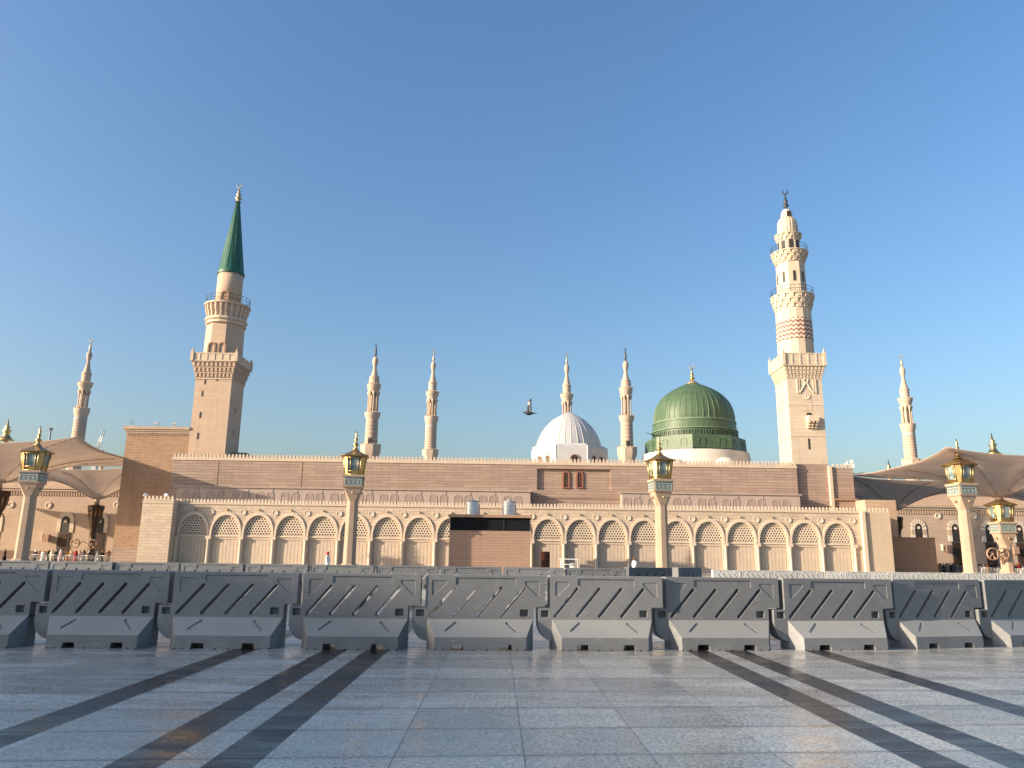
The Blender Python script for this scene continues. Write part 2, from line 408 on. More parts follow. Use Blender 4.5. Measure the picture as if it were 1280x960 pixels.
# hotel block on the sun side of the plaza, left of the camera and outside the picture: shades the left half
hz = .3*133.0-.3
hh = thing('hotel_building', 'tall pale hotel block across the plaza on the sunny side', 'building', (-152, -90, 0))
MB().box(-172, -132, -150, -24, 0, hz-1.6).build('wall', 'hotel', hh, True)
MB().box(-172.3, -131.7, -150.3, -23.7, hz-1.6, hz).build('roof_parapet', 'hotel', hh, True)
for k in range(9):
    mb = MB()
    for j in range(24): mb.box(-132.1, -131.9, -148+j*5.1, -145.2+j*5.1, 3+k*4, 5.1+k*4)
    mb.build('window_row', 'window_glass', hh, True)

# ============================================================ ARCADE BUILDING (front, cream)
YA = 96.0
aP = 3.915; aX0 = at(241, 670, YA).x                       # first bay centre, bay pitch
NB = 21
xa0 = at(217, 650, YA).x; xa1 = at(1076, 650, YA).x
arc = thing('arcade_building', 'long low cream stone arcade with twenty one blind lattice arches below crenellations', 'building', ((xa0+xa1)/2, YA, 0))
ZT = 7.5; SP = 3.6; CR = 6.0; AW = 1.62; REC = .20
def bay_x(i): return aX0 + aP*i
mb = MB()
for i in range(NB):
    cx = bay_x(i); L = xa0 if i == 0 else cx-aP/2; Rr = xa1 if i == NB-1 else cx+aP/2
    pts = [(cx-AW, 0)] + [(cx+x, z) for x, z in arch_pts(AW, SP, CR, 16)] + [(cx+AW, 0)]
    mb.add([(L,YA,0),(cx-AW,YA,0),(cx-AW,YA,ZT),(L,YA,ZT)], [(0,1,2,3)])
    mb.add([(cx+AW,YA,0),(Rr,YA,0),(Rr,YA,ZT),(cx+AW,YA,ZT)], [(0,1,2,3)])
    for a, b in zip(pts, pts[1:]):
        if abs(a[0]-b[0]) > 1e-6: mb.add([(a[0],YA,a[1]),(b[0],YA,b[1]),(b[0],YA,ZT),(a[0],YA,ZT)], [(0,1,2,3)])
        mb.add([(a[0],YA,a[1]),(a[0],YA+.8,a[1]),(b[0],YA+.8,b[1]),(b[0],YA,b[1])], [(0,1,2,3)])
mb.add([(xa0,YA,ZT),(xa1,YA,ZT),(xa1,YA+4.5,ZT),(xa0,YA+4.5,ZT)], [(0,1,2,3)])
mb.add([(xa0,YA,0),(xa0,YA,ZT),(xa0,YA+4.5,ZT),(xa0,YA+4.5,0)], [(0,1,2,3)])
mb.add([(xa1,YA,0),(xa1,YA+4.5,0),(xa1,YA+4.5,ZT),(xa1,YA,ZT)], [(0,1,2,3)])
mb.build('wall', 'cream_block', arc, True)
MB().box(xa0, xa1, YA-.10, YA-.002, ZT-.16, ZT+.05).build('string_course', 'cream_plain', arc, True)
# bay pieces (shared meshes, origin at bay centre on the ground)
mb = MB(); arch_band(mb, 1.70, 1.93, SP, CR+.1, CR+.45, -.13, -.002, 18); me_mould = mb.mesh('arch_moulding', 'cream_pale')
mb = MB(); arch_band(mb, 1.97, 2.03, SP+.4, CR+.50, CR+.58, -.17, -.003, 18)
mb = MB()
hr, gap = .112, .335
ri = hr; ro = gap/math.sqrt(3)
row = 0; z = SP+.30
while z < CR+.1:
    off = (row % 2)*gap/2
    for k in range(-6, 7):
        x = k*gap+off
        if abs(x) > AW+.15: continue
        lim = SP+(CR-SP)*max(0, 1-(x/(AW+.12))**2)**.42
        if z > lim+.1: continue
        vs = []
        for yy in (0, .08):
            for rr in (ro, ri):
                for q in range(6):
                    a = PI/6+q*PI/3; vs.append((x+rr*math.cos(a), yy, z+rr*math.sin(a)))
        fs = []
        for q in range(6):
            q2 = (q+1) % 6
            fs += [(q, q2, 6+q2, 6+q), (6+q, 6+q2, 18+q2, 18+q)]
        mb.add(vs, fs)
    row += 1; z += gap*math.sqrt(3)/2
mb.box(-AW, AW, 0, .1, SP-.05, SP+.12)
me_lat = mb.mesh('lattice_screen', 'cream_pale')
mb = MB()
mb.box(-AW-.01, AW+.01, REC+.06, REC+.3, 0, SP-.06)
nb = 7; bw = 2*(AW-.12)/nb
for k in range(nb): mb.box(-AW+.12+k*bw+.022, -AW+.12+(k+1)*bw-.022, REC+.03, REC+.06, 0, SP-.55)
mb.box(-AW, AW, REC-.02, REC+.06, SP-.42, SP-.06)
me_pan = mb.mesh('door_panel', 'cream_plain')
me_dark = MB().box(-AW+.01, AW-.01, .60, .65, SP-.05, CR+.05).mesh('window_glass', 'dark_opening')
me_sill = MB().box(-AW, AW, .06, .4, SP-.10, SP+.06).mesh('sill', 'cream_pale')
mb = MB().lathe([(.27,0),(.27,.18),(.20,.3),(.20,3.0),(.24,3.1),(.24,3.16),(.21,3.2)], 14, smooth=True)
mb.box(-.32, .32, -.24, .14, 3.2, 3.58)
me_col = mb.mesh('column', 'cream_pale')
mb = MB().lathe([(.36,0),(.36,.10),(.28,.10),(.26,.05),(.001,.06)], 18, smooth=False, cap=False)
me_ros = mb.mesh('roundel', 'cream_pale')
me_boss = MB().lathe([(.11,0),(.11,.12),(.05,.2)], 8).mesh('crown_boss', 'brass_dull')
gO = ORG[arc.name]
for i in range(NB):
    cx = bay_x(i); L = Vector((cx, YA, 0))-gO
    inst(me_mould, 'arch_moulding', arc, L)
    inst(me_lat, 'lattice_screen', arc, L+Vector((0, .15, 0)))
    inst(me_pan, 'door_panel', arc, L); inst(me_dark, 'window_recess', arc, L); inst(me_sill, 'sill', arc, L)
    o = inst(me_boss, 'crown_boss', arc, L+Vector((0, -.02, CR+.72))); o.rotation_euler = (PI/2, 0, 0)
    inst(me_col, 'column', arc, L+Vector((-aP/2, -.03, 0)))
    o = inst(me_ros, 'roundel', arc, L+Vector((aP/2, -.002, 6.42))); o.rotation_euler = (PI/2, 0, 0)
inst(me_col, 'column', arc, Vector((bay_x(NB-1)+aP/2, YA-.03, 0))-gO)
# left end tower and right end pier
lx0, lx1 = at(170.5, 705, 94.6).x, at(209.5, 705, 94.6).x
MB().box(lx0, lx1, 94.4, YA+4, 0, 7.75).build('end_tower', 'cream_block', arc, True)
MB().box(lx0-.05, lx1+.05, 94.35, YA+3, 7.3, 7.42).build('string_course', 'cream_plain', arc, True)
px1 = at(1119, 712, 95.6).x
MB().box(xa1+.35, px1, 95.7, YA+5.5, 0, 7.5).build('end_pier', 'cream_ashlar', arc, True)
MB().box(xa1-.08, xa1+.35, 95.45, YA+1, 0, 7.6).build('pilaster', 'cream_pale', arc, True)
mer = merlon_mesh('merlon', 'cream_pale', .30, .48, .22)
merlons(arc, mer, [(xa0, xa1-.1, YA+.1, 7.55), (lx0, lx1, 94.55, 7.75), (xa1+.4, px1, 95.85, 7.5)], .415)

# ============================================================ PRAYER HALL (pink coursed stone, behind)
YH = 101.5
x0 = at(216, 575, YH).x; x1 = at(996, 590, YH).x
rx0 = at(671.5, 590, YH).x; rx1 = at(763, 590, YH).x
zt = zat(-38, YH, 572.5); zrt = zat(0, YH, 585.0); zrb = zat(0, YH, 612)
hall = thing('prayer_hall', 'long pink coursed stone hall rising behind the cream arcade, with two domes on its roof', 'building', (-3, YH+10, 0))
mb = MB()
mb.box(x0, rx0, YH, YH+22, 0, zt); mb.box(rx1, x1, YH, YH+22, 0, zt); mb.box(rx0, rx1, YH+.34, YH+22, 0, zt-.001)
mb.box(rx0, rx1, YH, YH+.335, zrt, zt-.003); mb.box(rx0, rx1, YH, YH+.335, 0, zrb)
mb.build('wall', 'pink_stone', hall, True)
xs1, xs2 = at(1037, 600, YH+.5).x, at(1066, 600, YH+.5).x
zs = zat(33, YH+.5, 580.5)
MB().box(x1-.3, xs1, YH+.55, YH+22, 0, zs+.15).build('recessed_wall', 'pink_stone', hall, True)
MB().box(xs1, xs2, YH+.3, YH+20, 0, zs-.35).build('end_wall', 'pink_stone', hall, True)
MB().box(xs1-.15, xs1+.25, YH+.05, YH+1, 0, zs-.1).build('pilaster', 'cream_plain', hall, True)
MB().box(xs1+.3, xs2+.1, YH+.05, YH+.3, zat(38, YH, 624.5), zat(38, YH, 622.6)).build('ledge', 'moulding_brown', hall, True)
MB().box(xs2, at(1108, 630, YH).x, YH-2.5, YH+8, 0, zat(42, YH, 626)).build('roof_block', 'tan_wall', hall, True)
mb = MB(); mb.box(x0-.02, x1+.02, YH-.08, YH+.2, zt-.32, zt+.04); mb.build('cornice', 'cream_plain', hall, True)
for px in (272, 377): 
    x = at(px, 590, YH).x; MB().box(x-.06, x+.06, YH-.035, YH-.004, 9.9, zt-.34).build('joint_strip', 'moulding_brown', hall, True)
mb = MB(); mb.box(rx0-.02, rx1+.02, YH-.05, YH-.003, zrt-.02, zrt+.1)
mb.build('recess_lintel', 'moulding_brown', hall, True)
zl = zat(0, YH, 621)
MB().box(at(674, 617, YH).x, at(775, 617, YH).x, YH-.12, YH-.004, zl-.08, zl+.08).build('ledge', 'pink_stone', hall, True)
hm = merlon_mesh('hall_merlon', 'cream_plain', .33, .55, .25)
merlons(hall, hm, [(x0, x1, YH+.1, zt+.04), (xs1+.35, xs2, YH+.45, zs-.35)], .47)
# two tall windows in the recess
for px in (707.5, 724.5):
    cx = at(px, 600, YH+.34).x; zb = zat(cx, YH+.34, 609); zw = zat(cx, YH+.34, 588.5)
    mb = MB(); arch_band(mb, .27, .47, zw-.55, zw-.22, zw, YH+.18, YH+.335, 10, cx, foot=zb)
    mb.box(cx-.5, cx+.5, YH+.14, YH+.335, zb-.14, zb)
    wf = mb.build('window', 'red_frame', hall, True)
    mb = MB(); mb.prism([(cx-.27, zb)]+[(cx+.27, zb)]+[(cx+x, z) for x, z in arch_pts(.27, zw-.55, zw-.22, 10)][::-1], YH+.27, YH+.333)
    mb.build('pane', 'window_glass', wf, True)
    mb = MB(); mb.box(cx-.02, cx+.02, YH+.24, YH+.268, zb, zw-.3)
    for k in range(1, 5): mb.box(cx-.26, cx+.26, YH+.243, YH+.266, zb+k*.4, zb+k*.4+.03)
    mb.build('glazing_bar', 'red_frame', wf, True)
# blind gallery in front of the wall (two stretches)
def gallery(pxa, pxb, first):
    yg = YH-1.35; a = at(pxa, 610, yg).x; b = at(pxb, 610, yg).x
    za = zat(0, yg, 613.0); zb = 7.4
    ga = MB().box(a, b, yg, YH-.004, zb, za-.16).build('gallery_wall', 'mauve_stone', hall, True)
    MB().box(a-.25, b+.25, yg-.16, YH-.006, za-.16, za).build('gallery_roof', 'mauve_stone', hall, True)
    mb = MB(); pit = 31.9/994*yg*.985
    k = 0; x = at(first, 615, yg).x
    while x < b-.5:
        if x-2.2 > a: mb.box(x-2.30, x-2.18, yg-.04, yg-.003, zb, za-.24)
        for dx in (-.66, .66):
            if x+dx > b-.5 or x+dx < a+.5: continue
            m2 = MB(); arch_band(m2, .44, .52, za-1.15, za-.70, za-.60, yg-.04, yg-.003, 10, x+dx, foot=zb)
            m3 = m2.build('blind_arch', 'mauve_stone', hall, True)
            MB().prism([(x+dx-.44, zb), (x+dx+.44, zb)]+[(x+dx+q, z) for q, z in arch_pts(.44, za-1.15, za-.70, 10)][::-1], yg-.015, yg-.002).build('shutter', 'gallery_shutter', m3, True)
        x += pit
    mb.build('pilaster_strip', 'mauve_stone', hall, True)
plain('gallery_shutter', (.30, .235, .20), .8, var=.12, scale=2)
gallery(221, 663, 239); gallery(777, 999, 790)

# ---- domes on the hall roof
def rib_angs(n, wfrac, h):
    A = []; F = []
    for i in range(n):
        a = 2*PI*i/n; d = 2*PI/n
        for t, k in ((-.5, 1), (-wfrac-.05, 1), (-wfrac, 1), (-wfrac*.6, 1+h), (wfrac*.6, 1+h), (wfrac, 1), (wfrac+.05, 1)):
            A.append(a+t*d); F.append(k)
    return A, F
def profile(Xc, Yc, rows):
    out = []
    for y, wpx in rows:
        z = zat(Xc, Yc, y); out.append((wpx/2*mpp(Xc, Yc, z), z))
    return out
def fine(pr, k=3):
    out = []
    for i in range(len(pr)-1):
        p0, p1, p2, p3 = pr[max(0, i-1)], pr[i], pr[i+1], pr[min(len(pr)-1, i+2)]
        for q in range(k):
            t = q/k
            out.append(tuple(.5*(2*p1[j]+(p2[j]-p0[j])*t+(2*p0[j]-5*p1[j]+4*p2[j]-p3[j])*t*t+(3*p1[j]-p0[j]-3*p2[j]+p3[j])*t**3) for j in (0, 1)))
    return out+[pr[-1]]
YD = 116.0
wx = at(711, 560, YD).x
rows = [(561, 80), (557, 79.5), (553, 77.5), (546.7, 72.5), (540, 65.5), (533, 55), (527, 43), (522, 29), (518, 15), (516, 6), (515.2, 1)]
pr = profile(wx, YD, rows)
A, F = rib_angs(32, .09, .010)
plain('drum_paint', (.50, .50, .49), .6, var=.06, scale=1.2)
wd = MB().lathe(fine(pr), angs=A, rf=F, c=(wx, YD)).build('dome', 'white_dome', hall, True, label='white ribbed metal dome', smooth_angle=16)
zdr = pr[0][1]; rdr = 41.3*mpp(wx, YD, zdr)*1.10/math.cos(PI/8)*1.01
mb = MB().lathe([(rdr, 10), (rdr, zdr-.25), (rdr*.90, zdr+.15)], 8, (wx, YD), PI/8, False)
mb.build('drum', 'drum_paint', wd, True)
mb = MB()
for k in range(8):
    a = PI/8+k*PI/4; mb.tube([(wx+rdr*1.0*math.cos(a), YD+rdr*math.sin(a), 11), (wx+rdr*math.cos(a), YD+rdr*math.sin(a), zdr-.2)], .06, 5)
mb.build('drum_edge', 'white_paint', wd, True)
ap = rdr*math.cos(PI/8)
def drum_window(parent, cx, cy, rr, ang, off, z0, wdt, h, glass='dark_opening', frame='moulding_brown'):
    """arched window set on a drum face whose outward direction is ang"""
    mb = MB(); arch_band(mb, wdt*.5, wdt*.5+.14, z0+h-wdt*.5, z0+h, z0+h+.14, -.09, .02, 10, 0, foot=z0)
    fr = mb
    pn = MB().prism([(-wdt*.5, z0), (wdt*.5, z0)]+[(x, z) for x, z in arch_pts(wdt*.5, z0+h-wdt*.5, z0+h, 10)][::-1], -.04, .02)
    ca, sa = math.cos(ang+PI/2), math.sin(ang+PI/2)
    def tf(m):
        m.v = [(cx+rr*math.cos(ang)+(x+off)*ca-y*sa, cy+rr*math.sin(ang)+(x+off)*sa+y*ca, z) for x, y, z in m.v]
    tf(fr); tf(pn)
    fr.build('window_frame', frame, parent, True); pn.build('window_pane', glass, parent, True)
zw0 = zat(wx, YD-ap, 576.5)
drum_window(wd, wx, YD, ap, -PI/2, .45, zw0-.3, 1.15, 1.2)
for off in (-.85, .75):
    drum_window(wd, wx, YD, ap, -PI*.75, off, zw0-.3, .55, 1.15); drum_window(wd, wx, YD, ap, -PI*.25, off, zw0-.3, .55, 1.15)

gx = at(868.5, 560, YD).x
rows = [(530, 99), (524, 98.8), (519, 97.6), (513, 94.5), (507, 89.5), (501, 81), (495, 69), (490, 55), (486, 40.5), (482.5, 26), (480, 14), (478, 5), (477, 1)]
pr = profile(gx, YD, rows); A, F = rib_angs(44, .12, .008)
gd = MB().lathe(fine(pr), angs=A, rf=F, c=(gx, YD)).build('dome', 'green_dome', hall, True, label='large green painted dome', smooth_angle=16)
def band(y0, w0, y1, w1, segs, a0, name, mat, smooth=False, par=gd, rot=0):
    p = profile(gx, YD, [(y0, w0), (y1, w1)])
    return MB().lathe([(p[0][0], p[0][1]), (p[1][0], p[1][1])], segs, (gx, YD), a0, smooth).build(name, mat, par, True, smooth_angle=35)
plain('green_pale', (.13, .19, .115), .6, var=.2, scale=2)
band(532, 102.6, 529.8, 102.2, 44, 0, 'cornice', 'green_pale', True)
band(541, 103.5, 532.1, 101, 44, 0, 'upper_drum', 'green_dome', True)
band(542.6, 106.6, 541.1, 106.2, 44, 0, 'cornice', 'green_pale', True)
band(552, 105.5, 542.6, 103.5, 44, 0, 'window_drum', 'green_dome', True)
k8 = 1/math.cos(PI/8)*.985
band(567.5, 117*k8, 551.5, 114.5*k8, 8, PI/8+.12, 'octagon_drum', 'green_dome')
band(569.5, 124*k8*.97, 567.6, 124*k8*.97, 8, PI/8+.12, 'drum_ledge', 'dark_metal')
p0 = profile(gx, YD, [(548, 104.5)])[0]
for k in range(24):
    a = -PI*.97+k*PI*.94/23
    drum_window(gd, gx, YD, p0[0]*1.0, a, 0, zat(gx, YD, 551)+.12, .32, .62, 'dark_opening', 'green_dome')
p0 = profile(gx, YD, [(560, 115.5)])[0]
for k in range(5):
    a = -PI/2+.12+(k-2)*PI/4
    for off in (-1.5, 1.5): drum_window(gd, gx, YD, p0[0]*.985, a, off, zat(gx, YD, 566.5)+.1, .75, 1.15, 'green_dome', 'green_dome')
wb = band(597, 141, 569.6, 131, 16, 0, 'dome_base', 'white_plaster', True)
# small lead half-dome against the base
hx = at(903, 580, YD-6.5).x
MB().lathe(profile(hx, YD-6.5, [(594, 42), (582, 40), (577, 34), (573, 22), (571.5, 4)]), 20, (hx, YD-6.5)).build('half_dome', 'white_plaster', hall, True)
hx = at(842, 580, YD-6.5).x
MB().lathe(profile(hx, YD-6.5, [(594, 38), (583, 36), (578, 30), (574.5, 19), (573, 4)]), 20, (hx, YD-6.5)).build('half_dome', 'white_plaster', hall, True)
def crescent(mb, c, r, t, facing=0):
    """open ring with horns up, in the xz plane"""
    pts_o = []; n = 16
    for i in range(n+1):
        a = R(115) + R(310)*i/n; k = math.sin(PI*i/n)
        pts_o.append((c[0]+r*math.cos(a), c[1], c[2]+r*math.sin(a), max(.02, t*k)))
    for a, b in zip(pts_o, pts_o[1:]): mb.tube([a[:3], b[:3]], max(a[3], b[3])*.5+.01, 6)
    return mb
def finial(parent, Xc, Yc, ytop, ybase, mat, rb, cres=True):
    z0 = zat(Xc, Yc, ybase); z1 = zat(Xc, Yc, ytop); h = z1-z0
    mb = MB(); zz = z0; prof = [(rb*.9, 0), (rb*.45, .05), (rb*.35, .1), (rb*1.0, .18), (rb*.9, .24), (rb*.3, .3), (rb*.75, .38), (rb*.65, .43), (rb*.25, .48), (rb*.5, .55), (rb*.2, .61), (rb*.16, .76 if cres else 1)]
    mb.lathe([(r, z0+t*h) for r, t in prof], 12, (Xc, Yc))
    if cres: crescent(mb, (Xc, Yc, z0+h*.87), h*.12, h*.05)
    return mb.build('finial', mat, parent, True)
finial(gd, gx, YD, 455, 477.5, 'gold', .42, True)
MB().lathe(profile(gx, YD, [(480.5, 18), (479, 13), (477, 9), (475.5, 3)]), 12, (gx, YD)).build('finial_base', 'brass_dull', gd, True)

# ============================================================ MINARETS
def corbels(mb, cx, cy, a0, a1, z0, z1, tiers=3, n=9):
    """stepped bracket tiers round a square from half width a0 up to a1"""
    th = (z1-z0)/tiers
    for t in range(tiers):
        h = a0+(a1-a0)*(t+.85)/tiers; b = a0+(a1-a0)*t/tiers-.02; za = z0+t*th
        mb.box(cx-b, cx+b, cy-b, cy+b, za, za+th-.001*(t+1))
        mb.box(cx-h, cx+h, cy-h, cy+h, za+th*.80, za+th*.995)
        for k in range(n):
            u = -h+(2*h)*(k+.5)/n; wd_ = h/n*.5
            for s_ in (-1, 1):
                mb.box(cx+u-wd_, cx+u+wd_, min(cy+s_*b, cy+s_*h*.985), max(cy+s_*b, cy+s_*h*.985), za+.1*th, za+th*.81)
                mb.box(min(cx+s_*b, cx+s_*h*.985), max(cx+s_*b, cx+s_*h*.985), cy+u-wd_, cy+u+wd_, za+.12*th, za+th*.82)
    return mb
def ring_corbels(mb, cx, cy, r0, r1, z0, z1, n, tiers=3):
    th = (z1-z0)/tiers
    for t in range(tiers):
        ra = r0+(r1-r0)*t/tiers; rb = r0+(r1-r0)*(t+.9)/tiers; za = z0+t*th
        mb.lathe([(ra*.98, za), (ra*.98, za+th*.75), (rb, za+th*.76), (rb, za+th*.99)], n*2, (cx, cy), 0, False)
        for k in range(n):
            a = 2*PI*(k+.5*(t % 2))/n; d = 2*PI/n*.26
            vs = [(cx+rr*math.cos(a+s_*d), cy+rr*math.sin(a+s_*d), zz) for zz in (za+.05*th, za+th*.78) for rr, s_ in ((ra*.9, -1), (ra*1.03 if zz < za+th*.5 else rb*.985, -1), (ra*1.03 if zz < za+th*.5 else rb*.985, 1), (ra*.9, 1))]
            mb.add(vs, [(3,2,1,0), (4,5,6,7), (0,1,5,4), (1,2,6,5), (2,3,7,6), (3,0,4,7)])
    return mb
def parapet_square(mb, cx, cy, a, z0, z1, n):
    t = .22
    for s_ in (-1, 1):
        mb.box(cx-a, cx+a, min(cy+s_*a, cy+s_*(a-t)), max(cy+s_*a, cy+s_*(a-t)), z1-.16, z1)
        mb.box(min(cx+s_*a, cx+s_*(a-t)), max(cx+s_*a, cx+s_*(a-t)), cy-a+t, cy+a-t, z1-.162, z1-.002)
        y0, y1 = sorted((cy+s_*(a-.06), cy+s_*(a-t+.02))); mb.box(cx-a+.06, cx+a-.06, y0, y1, z0, z1-.17)
        x0_, x1_ = sorted((cx+s_*(a-.06), cx+s_*(a-t+.02))); mb.box(x0_, x1_, cy-a+t+.01, cy+a-t-.01, z0, z1-.17)
        for k in range(n+1):
            u = -a+.12+(2*a-.24)*k/n
            mb.box(cx+u-.1, cx+u+.1, min(cy+s_*a, cy+s_*(a-t)), max(cy+s_*a, cy+s_*(a-t)), z0, z1-.163)
            mb.box(min(cx+s_*a, cx+s_*(a-t)), max(cx+s_*a, cx+s_*(a-t)), cy+u-.1, cy+u+.1, z0+.001, z1-.164)
    for sx in (-1, 1):
        for sy in (-1, 1):
            x, y = cx+sx*(a-.1), cy+sy*(a-.1)
            mb.box(x-.2, x+.2, y-.2, y+.2, z0, z1+.12)
            mb.lathe([(.13, z1+.12), (.17, z1+.25), (.15, z1+.38), (.05, z1+.5), (.02, z1+.75)], 8, (x, y))
    return mb
def ring_rail(mb, cx, cy, r, z0, h, n=20):
    for zz in (z0+h, z0+h*.5):
        pts = [(cx+r*math.cos(2*PI*k/n), cy+r*math.sin(2*PI*k/n), zz) for k in range(n+1)]; mb.tube(pts, .03, 5)
    for k in range(n):
        x, y = cx+r*math.cos(2*PI*k/n), cy+r*math.sin(2*PI*k/n); mb.tube([(x, y, z0), (x, y, z0+h)], .025, 4)
    return mb

# ---- left: square tan minaret with green cone
YL = 103.9
ml_x = at(257.8, 568, YL).x; 
def half(Xc, Yc, py, wpx): return wpx/2*mpp(Xc, Yc, zat(Xc, Yc, py))
a_l = half(ml_x, YL, 540, 46)
cyl = YL+a_l
mlt = thing('minaret', 'square tan stone minaret topped by a tall green cone', 'minaret', (ml_x, cyl, 0), group='minarets')
z1 = zat(ml_x, YL, 472)
MB().box(ml_x-a_l, ml_x+a_l, cyl-a_l, cyl+a_l, 0, z1).build('shaft', 'minaret_tan', mlt, True)
z2 = zat(ml_x, YL, 452.5); z3 = zat(ml_x, YL-.5, 441)
mb = corbels(MB(), ml_x, cyl, a_l+.05, a_l*1.235, z1, z2, 3, 10); mb.box(ml_x-a_l-.08, ml_x+a_l+.08, cyl-a_l-.08, cyl+a_l+.08, z1-.25, z1-.003)
mb.build('balcony_corbel', 'minaret_tan', mlt, True)
mb = parapet_square(MB(), ml_x, cyl, a_l*1.26, z2+.02, z3, 6); mb.box(ml_x-a_l*1.27, ml_x+a_l*1.27, cyl-a_l*1.27, cyl+a_l*1.27, z2-.02, z2+.12)
mb.build('balcony_parapet', 'cream_plain', mlt, True)
r_o = half(ml_x, cyl, 420, 43.5)/math.cos(PI/8)*.985
z4 = zat(ml_x, cyl, 404)
MB().lathe([(r_o, z2), (r_o*.97, z4)], 8, (ml_x, cyl), PI/8, False).build('octagon_shaft', 'minaret_tan', mlt, True)
z5 = zat(ml_x, cyl, 401); z6 = zat(ml_x, cyl, 384.5)
rB = half(ml_x, cyl, 384, 54)
mb = MB().lathe([(r_o*1.0, z4-.6), (r_o*1.06, z4-.5), (r_o*1.0, z4-.1), (r_o*1.1, z4), (r_o*1.08, z5)], 16, (ml_x, cyl), PI/8, False); mb.build('collar', 'cream_plain', mlt, True)
fl = 24; A = []; F = []
for k in range(fl):
    for t, q in ((0, 1.0), (.3, 1.0), (.42, .90), (.88, .90)): A.append(2*PI*(k+t)/fl); F.append(q)
mb = MB().lathe([(r_o*1.03, z5), (r_o*1.04, z5+(z6-z5)*.3), (r_o*1.13, z5+(z6-z5)*.62), (rB*.97, z6-.15)], angs=A, rf=F, c=(ml_x, cyl), smooth=False)
mb.build('fluted_balcony', 'cream_plain', mlt, True)
MB().lathe([(rB*.97, z6-.16), (rB*1.02, z6-.1), (rB*1.02, z6+.12), (rB*.99, z6+.16)], 32, (ml_x, cyl)).build('balcony_floor', 'cream_plain', mlt, True, smooth_angle=40)
ring_rail(MB(), ml_x, cyl, rB*.97, z6+.16, 1.05, 24).build('railing', 'dark_metal', mlt, True)
rC = half(ml_x, cyl, 360, 30.6); z7 = zat(ml_x, cyl, 341)
MB().lathe([(rC, z6), (rC*.985, z7)], 32, (ml_x, cyl)).build('cylinder_shaft', 'minaret_tan', mlt, True)
mb = MB(); arch_band(mb, .38, .58, z6+1.4, z6+1.8, z6+2.0, -.12, .2, 8, 0, foot=z6+.16); mb.prism([(-.38, z6+.16), (.38, z6+.16)]+arch_pts(.38, z6+1.4, z6+1.8, 8)[::-1], .0, .2)
mb.v = [(ml_x+.1+x, cyl-rC*.99+y, z) for x, y, z in mb.v]; mb.build('balcony_door', 'moulding_brown', mlt, True)
for dx in (-.6, 1.0):
    mb = MB(); arch_band(mb, .35, .55, z2+2.3, z2+2.7, z2+2.9, -.1, .2, 8, 0, foot=z2); mb.prism([(-.35, z2), (.35, z2)]+arch_pts(.35, z2+2.3, z2+2.7, 8)[::-1], .05, .25)
    mb.v = [(ml_x+dx*.9-.2+x, cyl-r_o*.93+y, z) for x, y, z in mb.v]; mb.build('balcony_door', 'moulding_brown', mlt, True)
ztip = zat(ml_x, cyl, 252)
MB().lathe([(rC*1.07, z7-.45), (rC*1.09, z7-.2), (rC*1.0, z7+.2), (.22, ztip)], 24, (ml_x, cyl)).build('cone_roof', 'green_cone', mlt, True, smooth_angle=40)
mb = MB()
for k in range(12):
    a = 2*PI*k/12; mb.tube([(ml_x+rC*1.0*math.cos(a), cyl+rC*math.sin(a), z7+.2), (ml_x+.23*math.cos(a), cyl+.23*math.sin(a), ztip)], .035, 4)
mb.build('cone_seam', 'green_cone', mlt, True)
finial(mlt, ml_x, cyl, 229, 253, 'brass_dull', .5)
for px, py, wdt, ht in ((256.6, 477, .22, .75), (271.5, 475, .3, .3), (253, 492, .25, .8), (250.5, 519, .28, .85), (247.5, 545, .28, .85)):
    q = at(px, py, YL); MB().box(q.x-wdt/2, q.x+wdt/2, YL-.02, YL+.1, q.z-ht/2, q.z+ht/2).build('slit_window', 'dark_opening', mlt, True)
for py in (514, 540):
    z = zat(ml_x+a_l, YL+a_l, py); MB().box(ml_x+a_l-.1, ml_x+a_l+.02, cyl-.1, cyl+.12, z-.4, z+.4).build('slit_window', 'dark_opening', mlt, True)

# ---- right: cream minaret with zigzag band
mr_x = at(1012.5, 575, YL).x
a_r = half(mr_x, YL, 540, 44); cyr = YL+a_r
mrt = thing('minaret', 'ornate cream stone minaret with a red zigzag band and ribbed cap', 'minaret', (mr_x, cyr, 0), group='minarets')
z1 = zat(mr_x, YL, 470)
MB().box(mr_x-a_r, mr_x+a_r, cyr-a_r, cyr+a_r, 0, z1).build('shaft', 'minaret_cream', mrt, True)
z2 = zat(mr_x, YL, 458); z3 = zat(mr_x, YL-.5, 441)
corbels(MB(), mr_x, cyr, a_r+.03, a_r*1.2, z1-.3, z2, 3, 11).build('balcony_corbel', 'minaret_cream', mrt, True)
mb = parapet_square(MB(), mr_x, cyr, a_r*1.22, z2+.02, z3, 5); mb.box(mr_x-a_r*1.24, mr_x+a_r*1.24, cyr-a_r*1.24, cyr+a_r*1.24, z2-.02, z2+.12)
mb.build('balcony_parapet', 'minaret_cream', mrt, True)
r8 = half(mr_x, cyr, 420, 42)/math.cos(PI/8)*.97
zz0 = zat(mr_x, cyr, 428); zz1 = zat(mr_x, cyr, 402.5); z4 = zat(mr_x, cyr, 390); z5 = zat(mr_x, cyr, 372)
MB().lathe([(r8*.98, z2), (r8*.98, zz0)], 16, (mr_x, cyr), PI/16, False).build('lower_drum', 'minaret_cream', mrt, True)
MB().lathe([(r8, zz0), (r8*.985, zz1)], 16, (0, 0), PI/16, False).build('zigzag_band', 'zigzag', mrt)
MB().lathe([(r8*.98, zz1), (r8*.97, z4)], 16, (mr_x, cyr), PI/16, False).build('upper_drum', 'minaret_cream', mrt, True)
rB = half(mr_x, cyr, 372, 53)
